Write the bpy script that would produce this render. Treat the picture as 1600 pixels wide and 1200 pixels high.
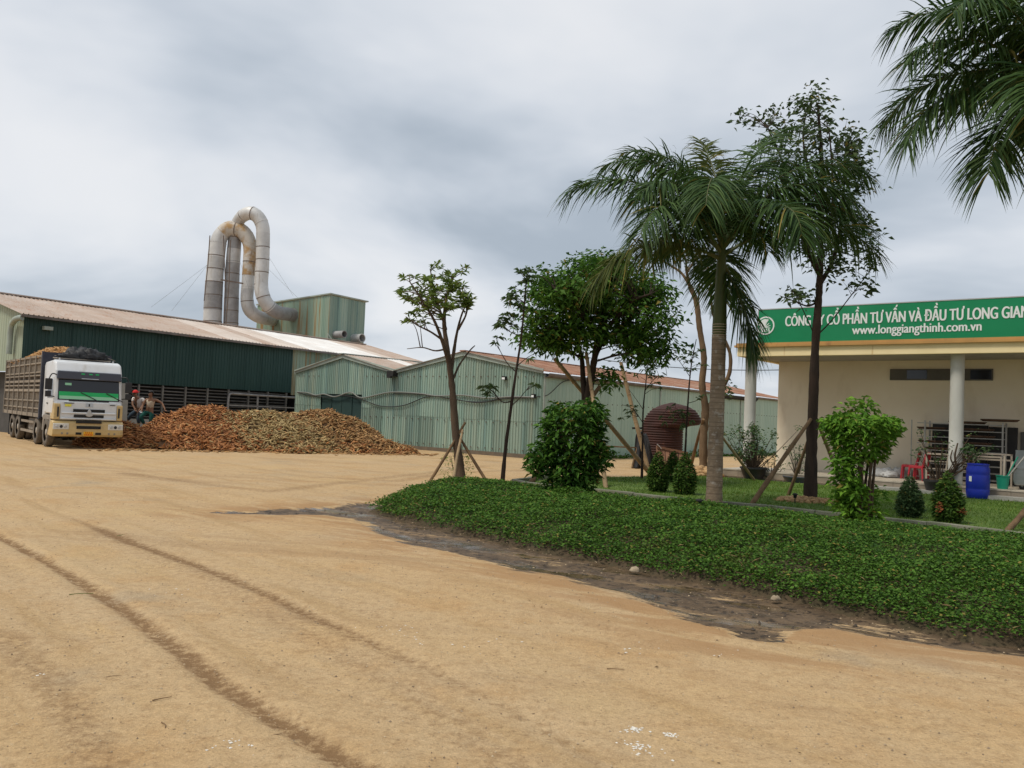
import bpy, bmesh, math, random
import numpy as np
from mathutils import Matrix, Vector
random.seed(7)
rng = np.random.default_rng(7)
scene = bpy.context.scene
for _o in list(bpy.data.objects):
    bpy.data.objects.remove(_o)
R_ = math.radians

# ------------------------------------------------------------------ camera
F = 1300.0            # focal length in pixels of the 1600 px wide photograph
CAM_H = 1.7
PITCH = math.atan(52 / 1300)
ROLL = math.atan(0.042)
CAM_M = Matrix.Translation((0, 0, CAM_H)) @ Matrix.Rotation(math.pi / 2 + PITCH, 4, 'X') @ Matrix.Rotation(ROLL, 4, 'Z')
cam_d = bpy.data.cameras.new('camera')
cam_d.sensor_width = 36
cam_d.lens = 36 * F / 1600
cam_d.clip_end = 3000
cam = bpy.data.objects.new('camera', cam_d)
cam.matrix_world = CAM_M
scene.collection.objects.link(cam)
scene.camera = cam

# ------------------------------------------------------------------ sky
SUN_EL, SUN_AZ = R_(60), R_(-118)      # azimuth from +Y towards +X: behind and left of the camera
world = bpy.data.worlds.new('World')
scene.world = world
world.use_nodes = True
wt = world.node_tree
for n in list(wt.nodes):
    wt.nodes.remove(n)
wo = wt.nodes.new('ShaderNodeOutputWorld')
wb = wt.nodes.new('ShaderNodeBackground')
wb.inputs['Strength'].default_value = 0.1
sky = wt.nodes.new('ShaderNodeTexSky')
sky.sky_type = 'NISHITA'
sky.sun_disc = False
sky.sun_elevation = SUN_EL
sky.sun_rotation = SUN_AZ
tc = wt.nodes.new('ShaderNodeTexCoord')
sep = wt.nodes.new('ShaderNodeSeparateXYZ')
wt.links.new(tc.outputs['Generated'], sep.inputs[0])
zab = wt.nodes.new('ShaderNodeMath'); zab.operation = 'ABSOLUTE'
wt.links.new(sep.outputs['Z'], zab.inputs[0])
zad = wt.nodes.new('ShaderNodeMath'); zad.operation = 'ADD'; zad.inputs[1].default_value = 0.22
wt.links.new(zab.outputs[0], zad.inputs[0])
dv = wt.nodes.new('ShaderNodeVectorMath'); dv.operation = 'DIVIDE'
cmb = wt.nodes.new('ShaderNodeCombineXYZ')
for i in range(3):
    wt.links.new(zad.outputs[0], cmb.inputs[i])
wt.links.new(tc.outputs['Generated'], dv.inputs[0])
wt.links.new(cmb.outputs[0], dv.inputs[1])


def wnoise(scale, detail, dist, off):
    mp = wt.nodes.new('ShaderNodeMapping')
    mp.inputs['Location'].default_value = off
    mp.inputs['Scale'].default_value = (1.0, 1.0, 1.0)
    wt.links.new(dv.outputs[0], mp.inputs[0])
    n = wt.nodes.new('ShaderNodeTexNoise')
    n.inputs['Scale'].default_value = scale
    n.inputs['Detail'].default_value = detail
    n.inputs['Roughness'].default_value = 0.5
    n.inputs['Distortion'].default_value = dist
    wt.links.new(mp.outputs[0], n.inputs['Vector'])
    return n


n1 = wnoise(0.8, 5, 0.35, (2.69, 3.80, 2.13))
ramp = wt.nodes.new('ShaderNodeValToRGB')
ramp.color_ramp.interpolation = 'B_SPLINE'
el = ramp.color_ramp.elements
el[0].position = 0.36; el[0].color = (.385, .445, .515, 1)
el[1].position = 0.67; el[1].color = (.84, .85, .87, 1)
e = el.new(0.46); e.color = (.545, .60, .67, 1)
e = el.new(0.56); e.color = (.715, .75, .80, 1)
wt.links.new(n1.outputs['Fac'], ramp.inputs[0])
wmix = wt.nodes.new('ShaderNodeMixRGB')
wmix.inputs[0].default_value = 0.93
wt.links.new(sky.outputs[0], wmix.inputs[1])
wsc = wt.nodes.new('ShaderNodeVectorMath'); wsc.operation = 'SCALE'
wsc.inputs['Scale'].default_value = 9.3
wt.links.new(ramp.outputs[0], wsc.inputs[0])
wt.links.new(wsc.outputs[0], wmix.inputs[2])
wt.links.new(wmix.outputs[0], wb.inputs['Color'])
wt.links.new(wb.outputs[0], wo.inputs['Surface'])

# ------------------------------------------------------------------ sun behind thin cloud
sd = bpy.data.lights.new('sun', 'SUN')
sd.energy = 2.3
sd.angle = R_(12)
sd.color = (1.0, 0.94, 0.84)
sun = bpy.data.objects.new('sun', sd)
tosun = Vector((math.sin(SUN_AZ) * math.cos(SUN_EL), math.cos(SUN_AZ) * math.cos(SUN_EL), math.sin(SUN_EL)))
sun.rotation_euler = tosun.to_track_quat('Z', 'Y').to_euler()
sun.location = (0, 0, 40)
scene.collection.objects.link(sun)

scene.view_settings.view_transform = 'Standard'
scene.view_settings.look = 'None'
scene.view_settings.gamma = 1
scene.view_settings.use_curve_mapping = False
scene.view_settings.exposure = 0.16
scene.cycles.use_denoising = True
scene.cycles.sample_clamp_indirect = 4.0
scene.cycles.max_bounces = 5
scene.cycles.diffuse_bounces = 2
scene.cycles.glossy_bounces = 3
scene.cycles.transmission_bounces = 3

# ------------------------------------------------------------------ helpers
COL = scene.collection
CR = np.array(CAM_M.to_3x3())


def ray(px, py):
    return CR @ np.array([(px - 800) / F, -(py - 600) / F, -1.0])


def gp(px, py, z=0.0):
    """surveyed point on the level z seen at pixel px, py"""
    d = ray(px, py)
    t = (z - CAM_H) / d[2]
    return np.array([0, 0, CAM_H]) + d * t


def at(px, py, Y):
    """surveyed point at the distance Y north of the camera"""
    d = ray(px, py)
    return np.array([0, 0, CAM_H]) + d * (Y / d[1])


def nrm(a):
    a = np.asarray(a, float)
    return a / np.maximum(np.linalg.norm(a, axis=-1, keepdims=True), 1e-9)


def tag(o, label=None, cat=None, group=None, kind=None):
    if label: o['label'] = label
    if cat: o['category'] = cat
    if group: o['group'] = group
    if kind: o['kind'] = kind
    return o


def empty(name, loc=(0, 0, 0), rz=0.0, label=None, cat=None, group=None):
    o = bpy.data.objects.new(name, None)
    o.location = loc
    o.rotation_euler = (0, 0, rz)
    COL.objects.link(o)
    return tag(o, label, cat, group)


def link(name, mesh, mat=None, parent=None, smooth=False, bevel=0.0):
    if mat is not None and len(mesh.materials) == 0:
        mesh.materials.append(mat)
    o = bpy.data.objects.new(name, mesh)
    COL.objects.link(o)
    if parent is not None:
        o.parent = parent
    if smooth:
        mesh.polygons.foreach_set('use_smooth', [True] * len(mesh.polygons))
    if bevel:
        b = o.modifiers.new('bevel', 'BEVEL')
        b.width = bevel; b.segments = 2; b.limit_method = 'ANGLE'; b.angle_limit = R_(40)
    return o


def np_mesh(name, V, T):
    """fast triangle mesh from arrays"""
    V = np.asarray(V, np.float32).reshape(-1, 3); T = np.asarray(T, np.int32).reshape(-1, 3)
    m = bpy.data.meshes.new(name)
    m.vertices.add(len(V)); m.vertices.foreach_set('co', V.ravel())
    m.loops.add(T.size); m.loops.foreach_set('vertex_index', T.ravel())
    m.polygons.add(len(T))
    m.polygons.foreach_set('loop_start', np.arange(0, T.size, 3, dtype=np.int32))
    m.update(calc_edges=True)
    return m


class MB:
    def __init__(s):
        s.V = []; s.F = []

    def add(s, V, Fs):
        b = len(s.V)
        s.V.extend([tuple(map(float, v)) for v in V])
        s.F.extend([tuple(b + i for i in f) for f in Fs])
        return s

    def box(s, x0, x1, y0, y1, z0, z1):
        V = [(x, y, z) for z in (z0, z1) for y in (y0, y1) for x in (x0, x1)]
        return s.add(V, [(0, 2, 3, 1), (4, 5, 7, 6), (0, 1, 5, 4), (2, 6, 7, 3), (0, 4, 6, 2), (1, 3, 7, 5)])

    def bar(s, p0, p1, w, h=None, up=(0, 0, 1)):
        h = w if h is None else h
        p0 = np.array(p0, float); p1 = np.array(p1, float)
        d = nrm(p1 - p0); up = np.array(up, float)
        if abs(d @ up) > 0.97: up = np.array((0, 1.0, 0))
        a = nrm(np.cross(d, up)); b = np.cross(a, d)
        V = [p + a * i * w / 2 + b * j * h / 2 for p in (p0, p1) for i, j in ((-1, -1), (1, -1), (1, 1), (-1, 1))]
        return s.add(V, [(3, 2, 1, 0), (4, 5, 6, 7), (0, 1, 5, 4), (1, 2, 6, 5), (2, 3, 7, 6), (3, 0, 4, 7)])

    def tube(s, pts, rad, n=8, cap=True):
        pts = np.array(pts, float); k = len(pts)
        rad = np.full(k, rad, float) if np.isscalar(rad) else np.interp(np.linspace(0, 1, k), np.linspace(0, 1, len(rad)), rad)
        tg = np.gradient(pts, axis=0); tg = nrm(tg)
        ref = np.array((0, 0, 1.0)) if abs(tg[0][2]) < 0.9 else np.array((1.0, 0, 0))
        a = nrm(np.cross(tg[0], ref)); V = []
        for i in range(k):
            a = nrm(a - tg[i] * (a @ tg[i])); b = np.cross(tg[i], a)
            for j in range(n):
                t = 2 * math.pi * j / n
                V.append(pts[i] + rad[i] * (a * math.cos(t) + b * math.sin(t)))
        Fs = [(i * n + j, i * n + (j + 1) % n, (i + 1) * n + (j + 1) % n, (i + 1) * n + j) for i in range(k - 1) for j in range(n)]
        if cap:
            Fs += [tuple(range(n - 1, -1, -1)), tuple((k - 1) * n + j for j in range(n))]
        return s.add(V, Fs)

    def lathe(s, prof, n=16, c=(0, 0, 0), axis='z', cap=True):
        V = []
        for r, z in prof:
            for j in range(n):
                t = 2 * math.pi * j / n
                p = (r * math.cos(t), r * math.sin(t), z)
                if axis == 'x': p = (p[2], p[0], p[1])
                if axis == 'y': p = (p[0], p[2], p[1])
                V.append((p[0] + c[0], p[1] + c[1], p[2] + c[2]))
        k = len(prof)
        Fs = [(i * n + j, i * n + (j + 1) % n, (i + 1) * n + (j + 1) % n, (i + 1) * n + j) for i in range(k - 1) for j in range(n)]
        if cap:
            Fs += [tuple(range(n - 1, -1, -1)), tuple((k - 1) * n + j for j in range(n))]
        return s.add(V, Fs)

    def prism(s, poly, off):
        """polygon (3-d points) extruded by the vector off"""
        n = len(poly); poly = np.array(poly, float); off = np.array(off, float)
        V = list(poly) + list(poly + off)
        Fs = [tuple(range(n - 1, -1, -1)), tuple(range(n, 2 * n))] + [(i, (i + 1) % n, n + (i + 1) % n, n + i) for i in range(n)]
        return s.add(V, Fs)

    def mesh(s, name):
        m = bpy.data.meshes.new(name)
        m.from_pydata(s.V, [], s.F)
        bm = bmesh.new(); bm.from_mesh(m)
        bmesh.ops.recalc_face_normals(bm, faces=bm.faces)
        bm.to_mesh(m); bm.free()
        return m

    def build(s, name, mat, parent=None, smooth=False, bevel=0.0):
        m = s.mesh(name)
        if smooth:
            try: m.set_sharp_from_angle(angle=R_(50))
            except Exception: pass
        return link(name, m, mat, parent, smooth, bevel)


def curve_pts(P, k=6):
    """Catmull-Rom through the points"""
    P = np.array(P, float)
    if len(P) < 3: return P if len(P) < 2 else np.array([P[0] + (P[1] - P[0]) * t for t in np.linspace(0, 1, k + 1)])
    Q = np.vstack([2 * P[0] - P[1], P, 2 * P[-1] - P[-2]]); out = []
    for i in range(1, len(Q) - 2):
        for t in np.linspace(0, 1, k, endpoint=False):
            a, b, c, d = Q[i - 1], Q[i], Q[i + 1], Q[i + 2]
            out.append(0.5 * (2 * b + (c - a) * t + (2 * a - 5 * b + 4 * c - d) * t * t + (3 * b - a - 3 * c + d) * t ** 3))
    out.append(P[-1])
    return np.array(out)


# ---- value noise for heights and masks
_NT = rng.random((256, 256))


def vnoise(x, y, s=1.0):
    x = np.asarray(x) * s; y = np.asarray(y) * s
    xi = np.floor(x).astype(int); yi = np.floor(y).astype(int)
    fx = x - xi; fy = y - yi
    fx = fx * fx * (3 - 2 * fx); fy = fy * fy * (3 - 2 * fy)
    g = lambda i, j: _NT[i % 256, j % 256]
    return (g(xi, yi) * (1 - fx) + g(xi + 1, yi) * fx) * (1 - fy) + (g(xi, yi + 1) * (1 - fx) + g(xi + 1, yi + 1) * fx) * fy


def fbm(x, y, s=1.0, o=4):
    v = 0; a = 0.5
    for i in range(o):
        v = v + a * vnoise(x, y, s * 2 ** i) ; a *= 0.5
    return v


def seg_dist(X, Y, P, closed=False):
    P = np.asarray(P, float)[:, :2]
    d = np.full(X.shape, 1e9)
    n = len(P)
    for i in range(n if closed else n - 1):
        a = P[i]; b = P[(i + 1) % n]; ab = b - a
        t = np.clip(((X - a[0]) * ab[0] + (Y - a[1]) * ab[1]) / max(ab @ ab, 1e-9), 0, 1)
        d = np.minimum(d, np.hypot(X - a[0] - t * ab[0], Y - a[1] - t * ab[1]))
    return d


def inside(X, Y, P):
    P = np.asarray(P, float)[:, :2]
    r = np.zeros(X.shape, bool); n = len(P)
    for i in range(n):
        a = P[i]; b = P[(i + 1) % n]
        if a[1] == b[1]: continue
        c = ((a[1] > Y) != (b[1] > Y)) & (X < (b[0] - a[0]) * (Y - a[1]) / (b[1] - a[1]) + a[0])
        r ^= c
    return r


# ------------------------------------------------------------------ materials
def mat(name, c, c2=None, scale=2.0, stretch=(1, 1, 1), lo=0.35, hi=0.65, rough=0.75, spec=0.3, metal=0.0, bump=0.0,
        bscale=40.0, rnd=0.0, island=0.0, stain=None, transl=0.0, coat=0.0, detail=4, rvar=0.0, obj=False, islc=None, yel=None):
    m = bpy.data.materials.new(name)
    m.use_nodes = True
    nt = m.node_tree; N = nt.nodes; Lk = nt.links.new
    b = N['Principled BSDF']
    if obj:
        g0 = N.new('ShaderNodeTexCoord'); pos = g0.outputs['Object']
    else:
        g0 = N.new('ShaderNodeNewGeometry'); pos = g0.outputs['Position']

    def noise(sc, st, det=detail):
        mp = N.new('ShaderNodeMapping'); mp.inputs['Scale'].default_value = st
        Lk(pos, mp.inputs[0])
        n = N.new('ShaderNodeTexNoise'); n.inputs['Scale'].default_value = sc; n.inputs['Detail'].default_value = det
        n.inputs['Roughness'].default_value = 0.62
        Lk(mp.outputs[0], n.inputs['Vector'])
        return n.outputs['Fac']

    def rng_(sock, a, bb, x0=0.0, x1=1.0):
        r = N.new('ShaderNodeMapRange'); r.inputs[1].default_value = a; r.inputs[2].default_value = bb
        r.inputs[3].default_value = x0; r.inputs[4].default_value = x1
        Lk(sock, r.inputs[0]); return r.outputs[0]

    def mix(f, a, bb):
        x = N.new('ShaderNodeMixRGB')
        if isinstance(f, (int, float)): x.inputs[0].default_value = f
        else: Lk(f, x.inputs[0])
        for i, v in ((1, a), (2, bb)):
            if isinstance(v, tuple): x.inputs[i].default_value = (*v[:3], 1)
            else: Lk(v, x.inputs[i])
        return x.outputs[0]
    col = tuple(c)
    if c2 is not None:
        col = mix(rng_(noise(scale, stretch), lo, hi), tuple(c), tuple(c2))
    if islc is not None:
        gi = N.new('ShaderNodeNewGeometry')
        col = mix(gi.outputs['Random Per Island'], col, tuple(islc))
        if yel:
            w2 = N.new('ShaderNodeMath'); w2.operation = 'FRACT'; w1 = N.new('ShaderNodeMath'); w1.operation = 'MULTIPLY'; w1.inputs[1].default_value = 37.3
            Lk(gi.outputs['Random Per Island'], w1.inputs[0]); Lk(w1.outputs[0], w2.inputs[0])
            col = mix(rng_(w2.outputs[0], 1 - yel, 1 - yel + .01), col, (.26, .21, .05))
    if stain:
        for (sc, ss, sst, sl, sh) in (stain if isinstance(stain, list) else [stain]):
            col = mix(rng_(noise(ss, sst), sl, sh), col, tuple(sc))
    if rnd or island:
        if rnd:
            oi = N.new('ShaderNodeObjectInfo'); src = oi.outputs['Random']; k = rnd
        else:
            gi = N.new('ShaderNodeNewGeometry'); src = gi.outputs['Random Per Island']; k = island
        h = N.new('ShaderNodeHueSaturation')
        Lk(rng_(src, 0, 1, 1 - k, 1 + k), h.inputs['Value'])
        if isinstance(col, tuple): h.inputs['Color'].default_value = (*col, 1)
        else: Lk(col, h.inputs['Color'])
        col = h.outputs[0]
    if isinstance(col, tuple): b.inputs['Base Color'].default_value = (*col, 1)
    else: Lk(col, b.inputs['Base Color'])
    b.inputs['Roughness'].default_value = rough
    if rvar:
        Lk(rng_(noise(scale * 1.7, stretch), 0.3, 0.7, rough - rvar, rough + rvar), b.inputs['Roughness'])
    b.inputs['Specular IOR Level'].default_value = spec
    b.inputs['Metallic'].default_value = metal
    if coat: b.inputs['Coat Weight'].default_value = coat
    if bump:
        bn = N.new('ShaderNodeBump'); bn.inputs['Strength'].default_value = bump; bn.inputs['Distance'].default_value = 0.02
        Lk(noise(bscale, (1, 1, 1), 4), bn.inputs['Height']); Lk(bn.outputs[0], b.inputs['Normal'])
    if transl:
        t = N.new('ShaderNodeBsdfTranslucent')
        if isinstance(col, tuple): t.inputs['Color'].default_value = (*col, 1)
        else: Lk(col, t.inputs['Color'])
        ms = N.new('ShaderNodeMixShader'); ms.inputs[0].default_value = transl
        out = N['Material Output']
        Lk(b.outputs[0], ms.inputs[1]); Lk(t.outputs[0], ms.inputs[2]); Lk(ms.outputs[0], out.inputs['Surface'])
    return m


MINT = mat('mint_sheet', (.21, .305, .255), (.275, .35, .285), scale=1.0, stretch=(2.2, 2.2, .10), lo=.42, hi=.58, rough=.6, spec=.25, rnd=.24,
           stain=[((.145, .23, .21), 1.2, (2.6, 2.6, .08), .54, .66), ((.33, .37, .27), 1.1, (3.5, 3.5, .07), .60, .72), ((.12, .15, .12), 1.6, (1, 1, 1), .66, .8)])
MINT2 = mat('mint_sheet_flat', (.30, .42, .34), (.35, .46, .37), scale=.7, stretch=(2, 2, .3), rough=.55, rnd=.05,
            stain=((.24, .36, .30), 1.0, (3, 3, .15), .6, .8))
MINT_RUST = mat('mint_sheet_rusty', (.22, .32, .25), (.28, .35, .27), scale=1.0, stretch=(3, 3, .15), rough=.6, rnd=.16,
                stain=[((.27, .17, .07), 1.0, (2.2, 2.2, .10), .52, .64), ((.20, .26, .21), 1.4, (4, 4, .1), .6, .8)])
PALE_SHEET = mat('pale_sheet', (.36, .40, .30), (.31, .36, .27), scale=1.0, stretch=(2, 2, .3), rough=.6, rnd=.04)
DARKGREEN = mat('dark_green_sheet', (.024, .058, .052), (.031, .070, .062), scale=.8, stretch=(3, 3, .2), rough=.5, spec=.25, rnd=.10)
DARKDOOR = mat('dark_door', (.020, .045, .044), (.026, .055, .05), scale=2, rough=.6)
ROOF_TAN = mat('roof_sheet_tan', (.43, .325, .255), (.48, .395, .335), scale=.8, stretch=(1.2, 1.2, 1), rough=.6, spec=.3, rnd=.07,
               stain=[((.38, .215, .14), 1.6, (1, 1, 1), .55, .75), ((.60, .56, .52), .35, (1, 1, 1), .6, .8)])
ROOF_MID = mat('roof_sheet_faded', (.56, .47, .40), (.64, .57, .51), scale=.8, rough=.5, rnd=.06)
ROOF_WHITE = mat('roof_sheet_zinc', (.80, .79, .77), (.70, .66, .62), scale=.9, rough=.45, spec=.4, rnd=.04)
ROOF_RUST = mat('roof_sheet_rust', (.26, .11, .06), (.36, .225, .16), scale=1.6, stretch=(1, 1, 1), rough=.75, rnd=.12,
                stain=((.42, .35, .30), .8, (1, 1, 1), .6, .75))
TRIM = mat('grey_green_trim', (.36, .42, .36), (.26, .29, .26), scale=1.5, rough=.6)
GUTTER = mat('old_gutter', (.20, .18, .165), (.12, .10, .09), scale=2.0, rough=.6, stain=((.28, .13, .07), 3, (1, 1, 1), .6, .75))
STEEL_DUCT = mat('dull_duct_steel', (.60, .59, .57), (.48, .47, .45), scale=1.2, rough=.55, metal=.25, rnd=.10,
                 stain=((.27, .21, .15), 1.8, (2, 2, .25), .6, .8))
DUCT_RUST = mat('rusty_duct_steel', (.50, .46, .40), (.38, .24, .11), scale=1.1, lo=.44, hi=.58, rough=.7, rnd=.06,
                stain=((.20, .13, .09), 2.2, (1.5, 1.5, .4), .58, .72))
DUCT_GREY = mat('grey_duct_steel', (.36, .355, .35), (.26, .25, .245), scale=1.6, rough=.6, metal=.2, rnd=.06)
SEAM = mat('dark_seam', (.13, .11, .10), (.20, .14, .10), scale=4, rough=.7)
CONC = mat('concrete', (.38, .36, .32), (.29, .28, .25), scale=1.4, rough=.9, bump=.3, stain=((.18, .19, .14), 2.2, (1, 1, .5), .6, .8))
KERB = mat('kerb_concrete', (.25, .24, .19), (.16, .17, .11), scale=3, rough=.9, bump=.3, stain=((.13, .15, .09), 2.4, (1, 1, 1), .55, .75), rnd=.08)
PAVER = mat('mossy_paver', (.22, .22, .14), (.13, .16, .07), scale=4, rough=.95, bump=.3, rnd=.15)
COLUMN = mat('column_render', (.58, .57, .52), (.47, .46, .42), scale=1.2, stretch=(1, 1, .5), rough=.85, bump=.15, stain=((.26, .26, .24), 1.6, (1, 1, .5), .64, .8))
WALL = mat('office_render', (.79, .68, .52), (.83, .73, .57), scale=.8, rough=.9, bump=.12, stain=((.64, .53, .39), .9, (1, 1, .4), .55, .8))
CEIL = mat('porch_ceiling', (.42, .38, .33), (.36, .33, .29), scale=1.2, rough=.9, stain=((.22, .19, .16), 1.6, (1, 1, 1), .6, .75))
CORNICE = mat('cornice_yellow', (.88, .73, .43), (.82, .67, .38), scale=1.2, rough=.8, stain=((.50, .28, .07), 1.8, (3, 3, .15), .66, .78))
MOULD = mat('cornice_brown', (.52, .29, .10), (.44, .25, .09), scale=1.5, rough=.8, stain=((.26, .13, .06), 2.0, (2, 2, .4), .6, .8))
SIGN_G = mat('sign_green', (.006, .205, .080), (.008, .235, .095), scale=.8, rough=.4, spec=.4)
SIGN_W = mat('sign_white', (.76, .79, .77), rough=.5)
FRAME_ALU = mat('aluminium', (.55, .55, .53), rough=.4, metal=.6)
TILE = mat('porch_tile', (.48, .42, .33), (.42, .37, .29), scale=3, rough=.5, rnd=.05)
TILE_EDGE = mat('porch_step_edge', (.30, .25, .19), (.24, .20, .15), scale=3, rough=.7, rnd=.08)
GLASS_D = mat('dark_glass', (.012, .014, .020), rough=.12, spec=.5)
WINFR = mat('window_panel_grey', (.10, .095, .085), (.13, .12, .105), scale=2, rough=.6)
BLACK = mat('black_rubber', (.018, .018, .018), (.03, .028, .026), scale=5, rough=.8)
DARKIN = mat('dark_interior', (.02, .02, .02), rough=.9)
WOOD_POLE = mat('weathered_pole', (.20, .125, .065), (.12, .075, .04), scale=6, stretch=(1, 1, .5), rough=.9, bump=.4, rnd=.12)
BAMBOO = mat('dry_bamboo', (.33, .235, .13), (.22, .15, .08), scale=5, stretch=(1, 1, .6), rough=.75, bump=.2, rnd=.10)
BARK = mat('brown_bark', (.11, .075, .048), (.065, .045, .03), scale=5, stretch=(1, 1, .3), rough=.95, bump=.8, bscale=25)
BARK_D = mat('dark_bark', (.055, .036, .026), (.030, .021, .016), scale=5, stretch=(1, 1, .3), rough=.95, bump=.8, bscale=25)
BARK_T = mat('tan_bark', (.19, .125, .07), (.11, .07, .04), scale=4, stretch=(1, 1, .3), rough=.95, bump=.7, bscale=25)
PALM_SCAR = mat('palm_leaf_scar', (.15, .11, .075), (.20, .155, .11), scale=7, rough=.95)
PALM_TRUNK = mat('palm_trunk', (.285, .220, .150), (.195, .145, .098), scale=6, stretch=(1, 1, 2.5), rough=.95, bump=.7, bscale=28,
                 stain=[((.40, .37, .32), 5, (1, 1, 1.2), .56, .68), ((.13, .10, .075), 2.2, (1.5, 1.5, .35), .58, .72)])
PALM_SHAFT = mat('palm_crownshaft', (.045, .075, .02), (.085, .095, .03), scale=2, stretch=(3, 3, .3), rough=.5)
PALM_STALK = mat('palm_stalk', (.07, .10, .03), (.10, .10, .035), scale=3, rough=.55)
ROPE = mat('pale_rope', (.42, .35, .24), rough=.9)


def leafmat(name, c, islc, transl=.25, rough=.6, yel=.03, spec=.14):
    return mat(name, c, None, islc=islc, rough=rough, spec=spec, transl=transl, yel=yel)


LEAF_PALM = leafmat('palm_leaf', (.020, .055, .014), (.078, .135, .034), .24, .55, .012, .2)
LEAF_PALM_Y = leafmat('palm_leaf_yellowing', (.05, .085, .018), (.13, .14, .04), .28)
LEAF_T1 = leafmat('leaf_olive', (.085, .15, .028), (.20, .27, .06), .4)
LEAF_T2 = leafmat('leaf_slim', (.055, .105, .038), (.12, .175, .07), .38)
LEAF_T3 = leafmat('leaf_dense', (.026, .078, .012), (.115, .225, .034), .3)
LEAF_T5 = leafmat('leaf_sparse', (.040, .072, .026), (.095, .135, .055), .28)
LEAF_B1 = leafmat('leaf_bush', (.016, .056, .010), (.100, .215, .028), .24)
LEAF_B2 = leafmat('leaf_topiary', (.060, .160, .016), (.19, .36, .040), .3)
LEAF_CON = leafmat('leaf_cypress', (.030, .080, .016), (.10, .17, .026), .2)
LEAF_RED = leafmat('leaf_orange', (.30, .07, .03), (.22, .10, .04), .25)
LEAF_POT = leafmat('leaf_pot', (.045, .095, .035), (.12, .19, .075), .28)
LEAF_GC = mat('leaf_groundcover', (.013, .048, .008), (.036, .085, .012), scale=.9, islc=(.105, .215, .028), rough=.6, spec=.14, transl=.26, yel=.04, stain=((.085, .085, .022), 1.4, (1, 1, 1), .62, .78))
GRASS = leafmat('grass_blade', (.075, .150, .022), (.17, .26, .045), .3, .6)

# ================================================================== GROUND
BED = [gp(*p) for p in [(582, 797), (631, 813), (675, 821), (714, 831), (774, 843), (835, 857), (904, 870), (972, 881), (1060, 902),
                        (1150, 917), (1230, 935), (1350, 960), (1425, 977), (1500, 995), (1600, 1007)]]
_fd = nrm(BED[-1] - BED[-4]); BED += [BED[-1] + _fd * s_ for s_ in (1.5, 4.0, 6.5)]          # the bed runs on past the picture
_b0, _b1 = np.array(gp(1300, 824, .10)), np.array(gp(1600, 853, .10)); _bd = nrm(_b1 - _b0)
BED += [_b1 + _bd * s_ for s_ in (8.5, 5.0, 2.0)]
BED += [gp(*p, .10) for p in [(1600, 853), (1480, 841), (1365, 831), (1300, 824), (1215, 810), (1125, 799), (1050, 794), (1000, 789),
                              (931, 783), (850, 770), (794, 762), (736, 762), (692, 757), (642, 765), (605, 780)]]
BED = np.array(BED)[:, :2]
WET = [gp(*p) for p in [(325, 801), (420, 797), (480, 793), (560, 786), (592, 785), (650, 800), (800, 835), (1000, 872), (1230, 925), (1425, 968), (1640, 1005),
                        (1640, 1030), (1500, 1012), (1380, 994), (1300, 978), (1250, 982), (1225, 1006), (1145, 996), (1120, 979), (1080, 968), (1025, 946),
                        (975, 931), (925, 917), (875, 898), (800, 888), (740, 872), (690, 862), (640, 852), (600, 834), (560, 815), (500, 803), (420, 804)]]
TR1 = [gp(*p) for p in [(-220, 745), (-100, 790), (0, 838), (60, 868), (130, 912), (200, 957), (280, 1016), (350, 1072), (430, 1122), (500, 1165), (570, 1210), (720, 1300)]]
TR2 = [gp(*p) for p in [(-150, 715), (0, 763), (90, 800), (180, 838), (300, 880), (420, 930), (540, 985), (650, 1035), (760, 1088), (860, 1140), (960, 1205), (1100, 1300)]]
TR3 = [gp(*p) for p in [(0, 990), (90, 1080), (140, 1160), (190, 1260)]]
TR4 = [gp(*p) for p in [(150, 830), (330, 905), (520, 1010), (700, 1120), (820, 1210)]]
TR5 = [gp(*p) for p in [(190, 740), (420, 768), (640, 742), (760, 728)]]
TR6 = [gp(*p) for p in [(500, 745), (620, 752), (700, 738), (820, 735)]]


def axis(parts):
    out = []
    for a, b, n in parts:
        out += list(np.linspace(a, b, n, endpoint=False))
    return np.array(out + [parts[-1][1]])


gx = axis([(-700, -60, 12), (-60, -16, 44), (-16, -8, 70), (-8, 9, 230), (9, 16, 50), (16, 60, 22), (60, 700, 12)])
gy = axis([(-120, -2, 12), (-2, 3, 25), (3, 12, 150), (12, 24, 130), (24, 46, 90), (46, 100, 20), (100, 1500, 20)])
GX, GY = np.meshgrid(gx, gy)


def ground_h(X, Y):
    X = np.asarray(X, float); Y = np.asarray(Y, float)
    near = np.exp(-np.maximum(Y - 25, 0) / 8) * np.exp(-np.maximum(np.abs(X) - 16, 0) / 6)
    h = (fbm(X, Y, 1.3, 4) - .47) * .035
    c, s = math.cos(R_(-48)), math.sin(R_(-48))
    h = h + (fbm((X * c + Y * s) * .25, (-X * s + Y * c) * 2.2, 1.0, 3) - .44) * .03
    return h * near


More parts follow.
